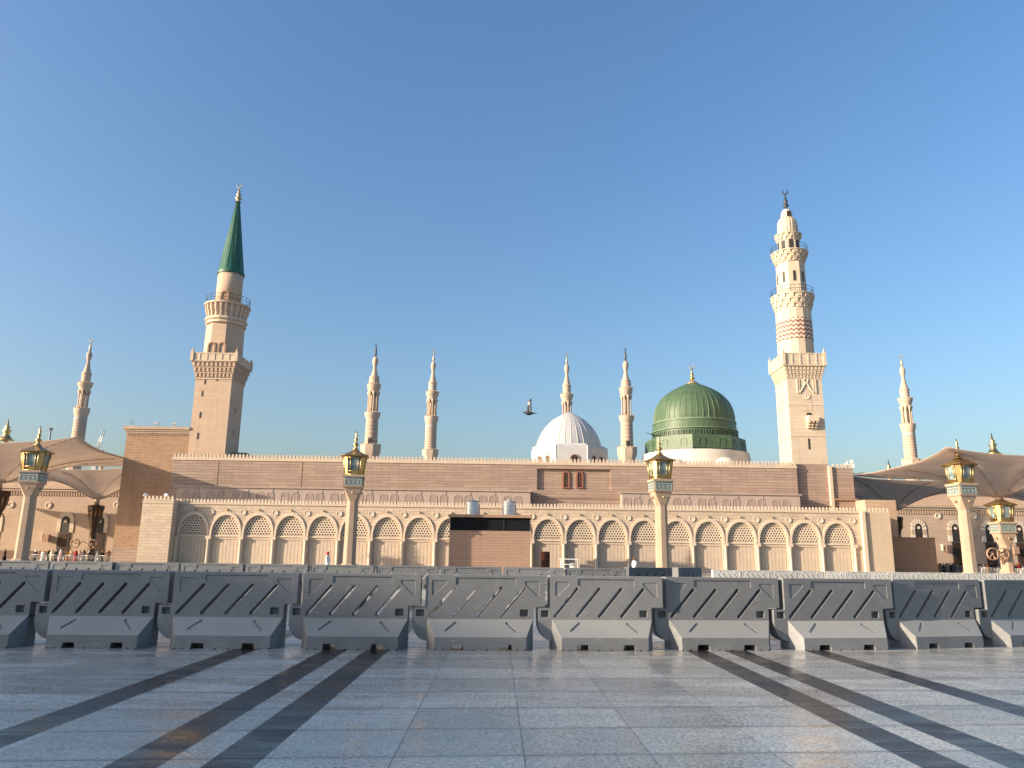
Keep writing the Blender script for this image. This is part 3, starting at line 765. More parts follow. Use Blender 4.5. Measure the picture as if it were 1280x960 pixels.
mb = ring_corbels(MB(), mr_x, cyr, r8*.98, rB, z4, z5, 16, 3); mb.build('balcony_corbel', 'minaret_cream', mrt, True)
ring_rail(MB(), mr_x, cyr, rB*.95, z5, 1.0, 16).build('railing', 'dark_metal', mrt, True)
r9 = half(mr_x, cyr, 350, 35.5); z6 = zat(mr_x, cyr, 331); z7 = zat(mr_x, cyr, 318)
MB().lathe([(r9, z5), (r9*.97, z6)], 8, (mr_x, cyr), PI/8-.1, False).build('middle_shaft', 'minaret_cream', mrt, True)
for k in range(8):
    a = -PI/2+.3-.1+PI/4*(k-2)
    if k > 5: continue
    x, y = mr_x+r9*.91*math.cos(-.1+PI/4*(k-4)), cyr+r9*.91*math.sin(-.1+PI/4*(k-4))
    z = zat(mr_x, cyr, 350)
    mb = MB().box(-.16, .16, -.07, .1, z-.75, z+.75)
    an = -.1+PI/4*(k-4)+PI/2; ca, sa = math.cos(an), math.sin(an); mb.v = [(x+q*ca-p*sa, y+q*sa+p*ca, zz) for q, p, zz in mb.v]
    mb.build('slit_window', 'dark_opening', mrt, True)
rB2 = half(mr_x, cyr, 318, 45.5)
ring_corbels(MB(), mr_x, cyr, r9*.98, rB2, z6, z7, 16, 3).build('balcony_corbel', 'minaret_cream', mrt, True)
ring_rail(MB(), mr_x, cyr, rB2*.95, z7, .95, 14).build('railing', 'dark_metal', mrt, True)
r10 = half(mr_x, cyr, 307, 26); z8 = zat(mr_x, cyr, 301.5); z9 = zat(mr_x, cyr, 295)
MB().lathe([(r10, z7), (r10, z8)], 8, (mr_x, cyr), PI/8-.1, False).build('belfry', 'minaret_cream', mrt, True)
for k in range(5):
    an0 = -.1+PI/4*(k-4); x, y = mr_x+r10*.93*math.cos(an0), cyr+r10*.93*math.sin(an0)
    h_ = z8-z7
    mb = MB().prism([(-.3, z7+.05), (.3, z7+.05)]+arch_pts(.3, z7+h_*.7, z7+h_*.92, 8)[::-1], -.04, .1)
    an = an0+PI/2; ca, sa = math.cos(an), math.sin(an); mb.v = [(x+q*ca-p*sa, y+q*sa+p*ca, zz) for q, p, zz in mb.v]
    mb.build('arch_opening', 'dark_opening', mrt, True)
rB3 = half(mr_x, cyr, 296, 33.5)
ring_corbels(MB(), mr_x, cyr, r10, rB3, z8-.3, z9, 14, 2).build('crown_corbel', 'minaret_cream', mrt, True)
A, F = rib_angs(20, .28, -.06)
pr = profile(mr_x, cyr, [(296, 24.5), (290, 24.8), (284, 24.5), (279, 23), (275, 19.5), (274, 15.5)])
MB().lathe(pr, angs=A, rf=F, c=(mr_x, cyr)).build('ribbed_cap', 'minaret_cream', mrt, True)
MB().lathe(profile(mr_x, cyr, [(275, 14.5), (270, 14), (266, 12.5), (263, 8.5), (261.5, 3)]), 20, (mr_x, cyr)).build('cap_lantern', 'cream_pale', mrt, True)
z = zat(mr_x, cyr, 270)
MB().box(mr_x-.25, mr_x+.3, cyr-.95, cyr-.55, z-.4, z+.4).build('cap_window', 'dark_opening', mrt, True)
finial(mrt, mr_x, cyr, 236, 262.5, 'dark_metal', .42)
# carved niche with a little balcony on the front face
fy = YL; nx = at(1009, 500, fy).x
def zf(py): return zat(nx, fy, py)
zN0, zN1 = zf(538), zf(478)
mb = MB()
for s_ in (-1, 1):
    mb.box(nx+s_*1.25-.1, nx+s_*1.25+.1, fy-.13, fy-.002, zf(492), zf(474))
    mb.box(nx+s_*.95-.05, nx+s_*.95+.05, fy-.10, fy-.002, zf(492), zf(474))
    for k in range(7):       # pointed hood with interlaced top
        t0, t1 = k/7, (k+1)/7
        p0 = (nx+s_*(1.0-.95*t0**.8), zf(491)+(zf(478)-zf(491))*t0); p1 = (nx+s_*(1.0-.95*t1**.8), zf(491)+(zf(478)-zf(491))*t1)
        mb.tube([(p0[0], fy-.05, p0[1]), (p1[0], fy-.05, p1[1])], .11, 6)
mb.tube([(nx-.3*math.cos(a*PI/6), fy-.05, zf(475.5)+.3*math.sin(a*PI/6)) for a in range(13)], .07, 6)
mb.build('niche_moulding', 'cream_pale', mrt, True)
MB().prism([(nx-.62, zf(513)), (nx+.62, zf(513))]+[(nx+x, z) for x, z in arch_pts(.62, zf(494), zf(485), 10)][::-1], fy-.025, fy-.002).build('niche_panel', 'cream_plain', mrt, True)
o = MB().lathe([(.34, 0), (.34, .09), (.2, .09), (.001, .04)], 14, smooth=False, cap=False).build('niche_roundel', 'cream_pale', mrt)
o.location = Vector((nx+.02, fy-.02, zf(496)))-ORG[mrt.name]; o.rotation_euler = (PI/2, 0, 0)
MB().box(nx-.2, nx+.42, fy-.05, fy-.001, zf(523), zf(516)).build('niche_window', 'dark_opening', mrt, True)
mb = MB().box(nx-.35, nx+1.05, fy-1.0, fy, zf(527.5), zf(526))
mb.box(nx-.35, nx+1.05, fy-1.0, fy-.85, zf(526), zf(520.5))
mb.box(nx-.35, nx-.2, fy-.85, fy, zf(526), zf(520.5)); mb.box(nx+.9, nx+1.05, fy-.85, fy, zf(526), zf(520.5))
for k in range(3):
    for j in range(3): mb.box(nx-.3+j*.5, nx-.05+j*.5, fy-.9+k*.28, fy, zf(529.5+k*3), zf(527.4+k*3))
mb.build('niche_balcony', 'cream_pale', mrt, True)
for ya, yb in ((473.5, 472.6), (506.5, 505.6), (545.5, 544.7)):
    MB().box(mr_x-a_r-.06, mr_x+a_r+.06, fy-.06, cyr+a_r+.06, zf(ya), zf(yb)).build('string_course', 'cream_pale', mrt, True)
q = at(1011.5, 555, fy); MB().box(q.x-.13, q.x+.13, fy-.02, fy+.1, q.z-.75, q.z+.75).build('slit_window', 'dark_opening', mrt, True)
for k, (ty, tz) in enumerate(((1.2, 500), (2.6, 500), (1.9, 520), (1.9, 485))):
    z = zat(mr_x-a_r, YL+2, tz)
    mb = MB(); arch_band(mb, .35, .5, z+.4, z+.8, z+1.0, -.07, .0, 8, 0, foot=z-.8); mb.v = [(mr_x-a_r+y-.002, YL+ty+.4-x, zz) for x, y, zz in mb.v]
    mb.build('side_niche', 'cream_pale', mrt, True)

# ---- six far minarets
def far_minaret(px, py, Yc, top, sc, style, label):
    """profile in photo pixels below the tip; sc scales it to this tower"""
    b = at(px, py, Yc); X = b.x
    t = thing('minaret', label, 'minaret', (X, Yc, 0), group='minarets')
    y = lambda d: top+d*sc
    def la(name, rows, segs=24, mat='far_stone', a0=0, smooth=True):
        return MB().lathe(profile(X, Yc, [(y(d), w_*sc) for d, w_ in rows]), segs, (X, Yc), a0, smooth).build(name, mat, t, True, smooth_angle=35)
    def cren(d, w_, n):
        z = zat(X, Yc, y(d)); k = mpp(X, Yc, z)*sc; r = w_/2*k; mb = MB()
        for i in range(n):
            a = 2*PI*i/n; x, yy = X+r*.95*math.cos(a), Yc+r*.95*math.sin(a); s_ = PI*r/n*.5
            mb.box(x-s_, x+s_, yy-s_, yy+s_, z-.02, z+1.1*k)
        mb.build('parapet', 'far_stone', t, True)
    def arcade(d0, d1, w_):
        z0, z1_ = zat(X, Yc, y(d1)), zat(X, Yc, y(d0)); k = mpp(X, Yc, z0)*sc; r = w_/2*k
        MB().lathe([(r*.6, z0-.1), (r*.6, z1_)], 16, (X, Yc)).build('core', 'far_stone', t, True)
        mb = MB()
        for i in range(8):
            a = 2*PI*(i+.3)/8; x, yy = X+r*.86*math.cos(a), Yc+r*.86*math.sin(a)
            MB().lathe([(r*.16, z0-.1), (r*.11, z0+.3*k), (r*.11, z1_-5*k), (r*.3, z1_-1.5*k), (r*.34, z1_)], 8, (x, yy)).build('column', 'far_stone', t, True)
    if style == 'slim':
        z0 = zat(X, Yc, y(0)); zb = zat(X, Yc, y(15)); h = z0-zb
        mb = MB().lathe([(.5, zb-.3), (.3, zb+h*.1), (.65, zb+h*.2), (.25, zb+h*.32), (.5, zb+h*.42), (.2, zb+h*.5), (.16, zb+h*.75)], 10, (X, Yc)); crescent(mb, (X, Yc, zb+h*.87), h*.13, h*.06); mb.build('finial', 'brass_dull', t, True)
        la('bulb', [(28, 3.2), (25, 4.6), (22, 6.0), (20, 6.4), (17.5, 5.2), (15, 2.6), (14.5, 1.2)])
        la('cone', [(41, 9), (38, 7.4), (34, 5.6), (28, 3.4), (27.2, 3.6)]); la('upper_shaft', [(53, 10), (43.5, 10), (43, 11), (41.5, 11), (41, 9.4)])
        la('upper_balcony', [(63, 11.5), (60, 12.5), (57, 15), (56, 16), (53.5, 16), (53.4, 15)]); cren(53.5, 15.6, 14)
        arcade(62.5, 84, 12.6)
        la('lower_balcony', [(93, 14), (90, 15.6), (87.5, 17), (84, 17), (83.9, 16)]); cren(84, 16.6, 16)
        la('shaft', [(126, 14.6), (93, 14)], mat='banded_stone'); la('grey_ring', [(98, 14.4), (94.5, 14.4)], mat='grey_band')
        la('base_balcony', [(140, 16), (136, 17), (131, 21), (126, 21), (125.9, 20)], 8, a0=PI/8, smooth=False); cren(126, 19.6, 18)
        r = 8*mpp(X, Yc, 20)*sc; MB().lathe([(r, 0), (r, zat(X, Yc, y(139)))], 8, (X, Yc), PI/8, False).build('base', 'far_stone', t, True)
    else:
        z0 = zat(X, Yc, y(0)); zb = zat(X, Yc, y(17)); h = z0-zb
        mb = MB().lathe([(.4, zb-.3), (.25, zb+h*.1), (.55, zb+h*.2), (.2, zb+h*.3), (.5, zb+h*.4), (.2, zb+h*.48), (.38, zb+h*.56), (.14, zb+h*.64), (.12, zb+h*.8)], 10, (X, Yc)); crescent(mb, (X, Yc, zb+h*.9), h*.1, h*.05); mb.build('finial', 'dark_metal', t, True)
        la('bulb', [(31, 4), (28, 5.6), (25, 6.8), (22.5, 7.2), (20, 6.2), (18, 3.6), (17, 2)])
        la('cone', [(42.5, 9.4), (38, 6.8), (34, 5), (30.5, 4), (30, 4.4)]); la('upper_shaft', [(52, 13), (47, 12.6), (44.5, 11.6), (44, 12.4), (42.6, 12.4), (42.4, 9)])
        la('upper_balcony', [(62, 12.5), (60, 13.4), (58, 16), (52.5, 16.8), (52.4, 15.6)]); cren(52.5, 16, 14)
        arcade(61.8, 88, 13.8)
        la('lower_balcony', [(97, 15), (94, 16.4), (91.5, 19), (88, 19.6), (87.9, 18.5)]); cren(88, 18.8, 16)
        la('shaft', [(128, 16), (97, 15)], mat='banded_stone')
        la('base_balcony', [(148, 17), (142, 21), (137, 25), (128, 26), (127.9, 25)], 8, a0=PI/8, smooth=False); cren(128, 24.4, 18)
        z = zat(X, Yc, y(124)); MB().box(X-.6, X+.6, Yc-7.5*mpp(X, Yc, z)*sc-.3, Yc, z-1, z+1).build('door', 'dark_opening', t, True)
        r = 8.5*mpp(X, Yc, 20)*sc; MB().lathe([(r, 0), (r, zat(X, Yc, y(147)))], 8, (X, Yc), PI/8, False).build('base', 'far_stone', t, True)
    return t
far_minaret(462.8, 570, 250, 428.5, 1.0, 'thick', 'sturdy far minaret rising just right of a lantern, dark finial above banded shaft')
far_minaret(784.2, 575, 250, 434, .985, 'thick', 'far banded minaret between the white dome and the green dome')
far_minaret(537.6, 570, 370, 437, 1.0, 'slim', 'slim far minaret standing alone over the long pink wall, left of the bird')
far_minaret(708.6, 515, 370, 440, 1.0, 'slim', 'slim far minaret appearing right on top of the white dome')
far_minaret(96.5, 555, 330, 423, 1.05, 'slim', 'slim far minaret behind the left sunshades, beside a thin crane')
far_minaret(1139, 575, 350, 442.5, 1.05, 'slim', 'slim far minaret behind the right sunshades')

# ============================================================ BROWN STONE BLOCK (left)
YB = 104.15
bx0 = at(158.5, 540, YB).x; bx1 = at(236, 540, YB).x; zb = zat(bx0, YB, 541)
blk = thing('stone_block', 'tall windowless brown stone block with a moulded cornice beside the green coned minaret', 'building', ((bx0+bx1)/2, YB+8, 0))
bx1 += .25
MB().box(bx0, bx1, YB, YB+16, 0, zb).build('wall', 'brown_stone', blk, True)
mb = MB(); mb.box(bx0-.12, bx1, YB-.12, YB+16, zb, zb+.25); mb.box(bx0-.25, bx1, YB-.25, YB+16, zb+.25, zb+.5); mb.box(bx0-.4, bx1, YB-.4, YB+16, zb+.5, zb+.85)
mb.build('cornice', 'tan_wall', blk, True)
mb = MB(); n = 34
for k in range(n): mb.box(bx0+(bx1-bx0)*(k+.25)/n, bx0+(bx1-bx0)*(k+.75)/n, YB-.09, YB-.003, zb-.28, zb-.04)
mb.build('dentil_row', 'tan_wall', blk, True)
MB().box(bx0-.04, bx1, YB-.06, YB-.004, 0, 2.2).build('plinth', 'pink_stone', blk, True)

# ============================================================ COURTYARD WALLS (far left and far right)
def court_wall(name, label, xa, xb, y, ztop, cols, win_w, zsill, zcrown, door_h, striped, rous, dent):
    t = thing(name, label, 'building', ((xa+xb)/2, y+5, 0))
    MB().box(xa, xb, y, y+18, 0, ztop-.9).build('wall', 'tan_wall', t, True)
    mb = MB(); mb.box(xa-.2, xb+.2, y-.3, y+18.2, ztop-.9, ztop-.45); mb.box(xa-.5, xb+.5, y-.55, y+18.5, ztop-.45, ztop); mb.build('cornice', 'tan_wall', t, True)
    mb = MB(); k = xa
    while k < xb: mb.box(k, k+.22, y-.16, y-.003, ztop-1.75, ztop-1.0); k += .5
    mb.build('dentil_row', 'tan_wall', t, True)
    MB().box(xa, xb, y-.12, y-.004, 0, 1.5).build('plinth', 'plinth_red', t, True)
    MB().box(xa, xb, y+5, y+17, ztop-.2, ztop+3.4).build('upper_storey', 'tan_wall', t, True)
    MB().box(xa-.2, xb+.2, y+4.8, y+17.2, ztop+3.4, ztop+3.8).build('roof_edge', 'cream_plain', t, True)
    for cx in cols:
        wn = MB(); n = 15; a0, a1 = win_w*.5, win_w*.5+.75
        p_i = arch_pts(a0, zcrown-win_w*.75, zcrown, n); p_o = arch_pts(a1, zcrown-win_w*.75, zcrown+.8, n)
        p_i = [(-a0, zsill), (-a0, (zsill+p_i[0][1])/2)]+p_i+[(a0, (zsill+p_i[0][1])/2), (a0, zsill)]; p_o = [(-a1, zsill), (-a1, (zsill+p_o[0][1])/2)]+p_o+[(a1, (zsill+p_o[0][1])/2), (a1, zsill)]
        ma, mb_ = MB(), MB()
        for i in range(len(p_i)-1):
            tgt = ma if i % 2 == 0 else mb_
            q = (p_i[i], p_i[i+1], p_o[i+1], p_o[i]); vs = [(cx+u_, yy, v_) for yy in (y-.14, y-.003) for u_, v_ in q]
            tgt.add(vs, [(0,1,2,3), (0,4,5,1), (2,6,7,3), (1,5,6,2), (0,3,7,4)])
        f = ma.build('window', 'white_plaster' if striped else 'cream_plain', t, True)
        mb_.build('voussoirs', 'tan_wall' if striped else 'cream_pale', f, True)
        MB().prism([(cx-a0, zsill), (cx+a0, zsill)]+[(cx+u_, v_) for u_, v_ in arch_pts(a0, zcrown-win_w*.75, zcrown, n)][::-1], y-.06, y-.002).build('pane', 'dark_opening', f, True)
        o = MB().lathe([(.28, 0), (.28, .1), (.18, .1), (.001, .03)], 12, smooth=False, cap=False).build('rosette', 'cream_pale', f)
        o.location = Vector((cx, y-.07, zcrown-win_w*.55))-ORG[t.name]; o.rotation_euler = (PI/2, 0, 0)
        d = MB(); d.box(cx-a0-.25, cx+a0+.25, y-.2, y-.001, .2, door_h); dr = d.build('door', 'door_brown', t, True)
        d = MB()
        for kx in range(4):
            for kz in range(7): d.box(cx-a0+.1+kx*(2*a0-.1)/4, cx-a0+.1+(kx+.7)*(2*a0-.1)/4, y-.26, y-.198, .4+kz*(door_h-.6)/7, .4+(kz+.7)*(door_h-.6)/7)
        d.build('door_grille', 'trunk_bronze', dr, True)
    for cx in rous:
        r = MB().lathe([(.62, 0), (.62, .16), (.45, .2), (.40, .08), (.001, .1)], 18, smooth=False, cap=False).build('roundel', 'cream_pale', t)
        r.location = Vector((cx[0], y-.002, cx[1]))-ORG[t.name]; r.rotation_euler = (PI/2, 0, 0)
    return t
YW = 150.0
lw = [at(px, 660, YW).x for px in (-8, 81.5, 124.5)]
court_wall('courtyard_wall', 'tan courtyard wall with arched windows over dark doors, behind the left sunshades', at(-60, 650, YW).x, at(152, 650, YW).x, YW,
           zat(-80, YW, 609), lw, 1.7, zat(-80, YW, 666), zat(-80, YW, 645.5), zat(-80, YW, 665.5), False, [(at(14, 631, YW).x, at(14, 631, YW).z), (at(61, 631.5, YW).x, at(61, 631.5, YW).z), (at(146, 631, YW).x, at(146, 631, YW).z)], True)
YR = 155.0
rw = [at(px, 680, YR).x for px in (1116, 1150, 1196, 1238, 1276)]
court_wall('courtyard_wall', 'tan courtyard wall with striped arch windows over dark doors, behind the right sunshades', at(1085, 660, YR).x, at(1345, 660, YR).x, YR,
           zat(88, YR, 632), rw, 1.5, zat(88, YR, 677), zat(88, YR, 655), zat(88, YR, 677.5), True, [(at(1172, 645, YR).x, at(1172, 645, YR).z), (at(1217, 645, YR).x, at(1217, 645, YR).z), (at(1255, 645, YR).x, at(1255, 645, YR).z)], True)

# ============================================================ SUNSHADES
def sunshade_parts(dark=True):
    t = thing('sunshade', '-', 'sunshade', (0, 0, 0), group='giant sunshades of the courtyard')
    N = 32; S = 12.9; zh = 8.9; vs = []; fs = []
    def H(u, v):
        m = max(abs(u), abs(v)); 
        mn = min(abs(u), abs(v))/(m+1e-6)
        ang = math.atan2(v, u)
        rim = 12.5 + .75*mn**4
        tt = m
        z = zh + (rim-zh)*(1-(1-tt)**2.6)
        z += -.16*tt*(1-tt)*4*abs(math.cos(ang*8))     # pleats between the seams
        return z
    for j in range(N+1):
        for i in range(N+1):
            u = -1+2*i/N; v = -1+2*j/N
            su = math.copysign(abs(u)**1.25, u); sv = math.copysign(abs(v)**1.25, v)
            m = max(abs(su), abs(sv)); mn = min(abs(su), abs(sv))/(m+1e-6)
            pull = 1-.055*(1-mn**2)*m**4               # scalloped edge between corners
            vs.append((su*S*pull, sv*S*pull, H(su, sv)))
    for j in range(N):
        for i in range(N):
            if (i in (N//2-1, N//2)) and (j in (N//2-1, N//2)): continue
            a = j*(N+1)+i; fs.append((a, a+1, a+N+2, a+N+1))
    can = MB().add(vs, fs, True).build('canopy', 'canvas', t)
    k = can.modifiers.new('thick', 'SOLIDIFY'); k.thickness = .05
    if dark: MB().lathe([(.85, 0), (.85, .9), (.62, 1.1), (.55, 1.3), (.50, 5.0), (.58, 5.1)], 12, smooth=False).build('column', 'trunk_bronze', t)
    if dark: MB().lathe([(.58, 5.0), (.7, 5.2), (.72, 5.6), (1.0, 6.4), (1.08, 7.4), (1.2, 7.55), (1.3, 7.9), (1.25, 8.2), (.7, 8.3)], 12, smooth=False).build('capital', 'trunk_bronze', t)
    mb = MB()
    for k in range(12):
        a = 2*PI*k/12; mb.tube([(1.05*math.cos(a), 1.05*math.sin(a), 6.5), (1.12*math.cos(a), 1.12*math.sin(a), 7.5)], .09, 5)
    if dark: mb.build('capital_rib', 'bronze', t)
    MB().lathe([(.45, 8.2), (.38, 9.2), (.3, 14.2), (.3, 14.5)], 10).build('mast', 'cream_plain', t)
    MB().lathe([(.9, 14.3), (.6, 14.5), (.35, 14.9), (.3, 15.2), (.48, 15.45), (.2, 15.7), (.32, 15.9), (.12, 16.1), (.03, 16.9)], 12).build('finial', 'gold', t)
    # folding arms along the seams under the cloth
    for k in range(8):
        a = PI/4*k; r = 12.4*(math.sqrt(2)*.97 if k % 2 else .94); mb = MB(); pts = []
        for s_ in range(9):
            q = .06+.92*s_/8; x, y = r*q*math.cos(a), r*q*math.sin(a)
            pts.append((x, y, H(x/S, y/S)-.16))
        mb.tube(pts, .06, 5); mb.build('arm', 'canvas', t)
    return t

# ============================================================ LANTERN POSTS
def lantern_parts(t=None, dz=0, sc=1):
    """the post with its lantern; with t given, the lowered lantern that wraps a sunshade column"""
    post = t is None
    if post: t = thing('lantern_post', '-', 'lamp', (0, 0, 0), group='stone lantern posts on the plaza')
    def octa(r): return [(r*math.cos(PI/8+k*PI/4), r*math.sin(PI/8+k*PI/4)) for k in range(8)]
    r0, r1 = .70, .62
    mb = MB(); a = octa(r0); b = octa(r1); vs = [(x, y, 0) for x, y in a]+[(x, y, 7.0) for x, y in b]
    fs = [(i, (i+1) % 8, 8+(i+1) % 8, 8+i) for i in range(8)]+[list(range(8))[::-1]]
    mb.add(vs, fs); mb.lathe([(.95, 0), (.95, .5), (.8, .65)], 8, a0=PI/8, smooth=False); mb.build('shaft', 'lamp_stone', t)
    # capital: eight-sided below, square above, leaving hanging triangles
    s = .93; mb = MB(); vs = [(x, y, 7.0) for x, y in b]+[(s, s, 8.45), (-s, s, 8.45), (-s, -s, 8.45), (s, -s, 8.45)]
    fs = [(7, 0, 11, ), (7, 0, 8)] 
    fs = []
    # octagon points k at PI/8+k*PI/4 ; corner c at PI/4+c*PI/2 lies between k=2c and k=2c+1
    for c in range(4):
        fs.append((2*c, 2*c+1, 8+c)); fs.append((2*c+1, (2*c+2) % 8, 8+(c+1) % 4)); fs.append((2*c+1, 8+(c+1) % 4, 8+c))
    mb.add(vs, fs); cap = mb.build('capital', 'lamp_stone', t)
    for k in range(4):
        an = k*PI/2; mb = MB().lathe([(.13, 0), (.13, .1), (.06, .18)], 8); mb.v = [((.86+z)*math.cos(an)-x*math.sin(an), (.86+z)*math.sin(an)+x*math.cos(an), 7.85+y) for x, y, z in mb.v]; mb.build('boss', 'brass_dull', cap)
    mb = MB().box(-s-.05, s+.05, -s-.05, s+.05, 8.45, 9.55); mb.box(-s-.16, s+.16, -s-.16, s+.16, 9.5, 9.72); mb.box(-s-.1, s+.1, -s-.1, s+.1, 8.42, 8.52)
    blk_ = mb.build('stone_box', 'lamp_stone', t)
    for k in range(4):
        an = k*PI/2; c, s2 = math.cos(an), math.sin(an)
        def rot(m): m.v = [(x*c-y*s2, x*s2+y*c, z) for x, y, z in m.v]; return m
        d = s+.05
        rot(MB().box(-.86, .86, -d-.03, -d-.002, 8.6, 9.32)).build('tile_panel', 'lamp_green', blk_)
        mb = MB(); mb.box(-.86, .86, -d-.06, -d-.031, 8.58, 8.66); mb.box(-.86, .86, -d-.06, -d-.031, 9.2, 9.3); mb.box(-.88, -.78, -d-.06, -d-.031, 8.66, 9.2); mb.box(.78, .88, -d-.06, -d-.031, 8.66, 9.2)
        for j in range(3):
            x = -.46+j*.46
            mb.box(x-.13, x+.13, -d-.055, -d-.032, 8.8, 8.88); mb.box(x-.13, x+.13, -d-.055, -d-.032, 8.98, 9.06); mb.box(x-.13, x-.06, -d-.056, -d-.033, 8.88, 8.98); mb.box(x+.05, x+.12, -d-.056, -d-.033, 8.88, 9.06)
        rot(mb).build('tile_relief', 'lamp_green_pale', blk_)
        mb = MB()
        comb = [(.93, 9.49), (-.93, 9.49)]
        for j in range(9): comb += [(-.9+j*.2, 9.46), (-.9+j*.2, 9.34), (-.79+j*.2, 9.34), (-.79+j*.2, 9.46)]
        mb.prism(comb, -d-.09, -d-.002)
        rot(mb).build('dentil_row', 'lamp_green', blk_)
    # lantern: four wide glass sides, four narrow gold corners, flaring upward
    zb_, zt_ = 9.75, 11.65; wb_, wt_, cb_, ct_ = .60, .72, .92, 1.18
    def ring(hw, ap_, z):
        pts = []
        for k in range(4):
            an = -PI/2+k*PI/2; c, s2 = math.cos(an), math.sin(an)
            for u in (-hw, hw): pts.append((ap_*c-u*s2, ap_*s2+u*c, z))
        return pts
    lo, hi = ring(wb_, cb_, zb_), ring(wt_, ct_, zt_)
    fr = MB()
    for k in range(4):                     # corners as solid gold pieces
        i, j = 2*k+1, (2*k+2) % 8
        fr.add([lo[i], lo[j], hi[j], hi[i]], [(0, 1, 2, 3)])
    for k in range(8): fr.tube([lo[k], hi[k]], .06, 6); fr.tube([lo[k], lo[(k+1) % 8]], .06, 6); fr.tube([hi[k], hi[(k+1) % 8]], .07, 6)
    for k in range(4):
        i, j = 2*k, 2*k+1
        def lerp(a, b, t_): return tuple(a[q]+(b[q]-a[q])*t_ for q in range(3))
        fr.tube([lerp(lo[i], hi[i], .2), lerp(lo[j], hi[j], .2)], .05, 5); fr.tube([lerp(lo[i], hi[i], .92), lerp(lo[j], hi[j], .92)], .05, 5)
        for q in (.2, .8): fr.tube([lerp(lerp(lo[i], lo[j], q), lerp(hi[i], hi[j], q), .0), lerp(lerp(lo[i], lo[j], q), lerp(hi[i], hi[j], q), 1)], .045, 5)
        fr.add([lo[i], lo[j], lerp(lo[j], hi[j], .19), lerp(lo[i], hi[i], .19)], [(0, 1, 2, 3)])
    fr.lathe([(1.0, 9.70), (1.0, 9.78)], 8, a0=PI/8, smooth=False)
    frame = fr.build('lantern_frame', 'gold', t)
    for k in range(4):
        i, j = 2*k, 2*k+1
        pn = [Vector(q)*1 for q in (lo[i], lo[j], hi[j], hi[i])]
        for q in pn: q.x *= .965; q.y *= .965
        MB().add(pn, [(0, 1, 2, 3)]).build('glass_pane', 'lamp_glass', frame)
    rr = MB(); lv = [(1.30, .90, 11.62), (1.46, .99, 11.70), (1.43, .97, 11.77), (.95, .62, 11.98), (.52, .32, 12.22), (.26, .15, 12.45)]
    rg = [ring(h_, a_, z) for a_, h_, z in lv]
    for a_, b_ in zip(rg, rg[1:]): rr.add(a_+b_, [(k, (k+1) % 8, 8+(k+1) % 8, 8+k) for k in range(8)])
    rr.add(rg[0], [list(range(8))[::-1]]); rr.build('roof', 'bronze', t)
    if post: MB().lathe([(.26, 12.40), (.36, 12.5), (.2, 12.62), (.13, 12.75), (.30, 12.95), (.32, 13.08), (.15, 13.2), (.11, 13.32), (.23, 13.5), (.2, 13.6), (.09, 13.7), (.16, 13.9), (.1, 14.15), (.02, 14.55)], 14).build('finial', 'gold', t)
    if dz:
        def low(o):
            for c in o.children:
                if c.type == 'MESH' and c.name.split('.')[0] in LOWER:
                    for v in c.data.vertices:
                        if v.co.z > 6.5: v.co.z += dz
                low(c)
        low(t)
    return t
LOWER = ('shaft', 'capital', 'boss', 'stone_box', 'tile_panel', 'tile_relief', 'dentil_row', 'lantern_frame', 'glass_pane', 'roof')
LP = lantern_parts()
YLP = 82.15
def lamp_at(px, py, Y): q = at(px, py, Y); return (q.x, Y, 0)
spots = [(436, 711.3, YLP, 'gold topped lantern post against the arcade, left of the brown box with tanks'), (25.5, 705, YLP, 'lantern post leaning over at the far left, before the sunshades'),
         (828.5, 716, YLP, 'lantern post in front of the green dome, right of centre'), (1214.5, 721, 82, 'big lantern post near the right border before the sunshades')]
for i, (px, py, Y, lab) in enumerate(spots):
    loc = lamp_at(px, py, Y)
    if i == 0: LP.location = loc; LP.rotation_euler = (0, 0, R(8)); LP['label'] = lab
    else: dup(LP, loc, R(8), lab)

U0 = sunshade_parts()
U0.location = (-69.0, 105.2, 0); U0.scale = (1.34, 1, 1.13); U0['label'] = 'nearest left sunshade, its edge cut by the photo border behind a lantern'
dup(U0, (-69.3, 131.5, 0), 0, 'left sunshade whose dark trunk and funnel show between lantern and brown block', None, (1, 1, 1.1))
dup(U0, (57.6, 118, 0), 0, 'right sunshade whose trunk rises behind the plain dark brown box', None, (1, 1, 1))
dup(U0, (84.0, 118, 0), 0, 'sunshade mostly beyond the right border, behind the others', None, (1, 1, 1))
dup(U0, (-95.2, 131.5, 0), 0, 'sunshade mostly beyond the left border, behind the others', None, (1, 1, 1.1))
U1 = sunshade_parts(False); U1.location = (57.6, 92, 0); U1['label'] = 'nearest right sunshade, carried by a column with a glazed lantern and fan discs'
lantern_parts(U1, -3.4)
bpy.context.view_layer.update()

# ============================================================ PLANT BOX WITH TANKS, SIDE BOX
YK = 86.0
kx0, kx1 = at(561, 690, YK).x, at(663, 690, YK).x; kz = zat(-2, YK, 643.5)
box = thing('service_building', 'flat roofed brown box with a dark louvre band, in front of the arcade', 'building', ((kx0+kx1)/2, YK+2, 0))
MB().box(kx0, kx1, YK, YK+4.2, 0, kz-1.72).build('wall', 'box_siding', box, True)
MB().box(kx0+.05, kx1-.05, YK+.25, YK+4.1, kz-1.72, kz-.3).build('louvre_backing', 'dark_opening', box, True)
mb = MB()
for k in range(9):
    z = kz-1.68+k*.15; mb.add([(kx0+.02, YK+.02, z), (kx1-.02, YK+.02, z), (kx1-.02, YK+.2, z+.12), (kx0+.02, YK+.2, z+.12)], [(0, 1, 2, 3)]); mb.add([(kx0+.02, YK+.02, z+.02), (kx1-.02, YK+.02, z+.02), (kx1-.02, YK+.2, z+.14), (kx0+.02, YK+.2, z+.14)], [(0, 1, 2, 3)])
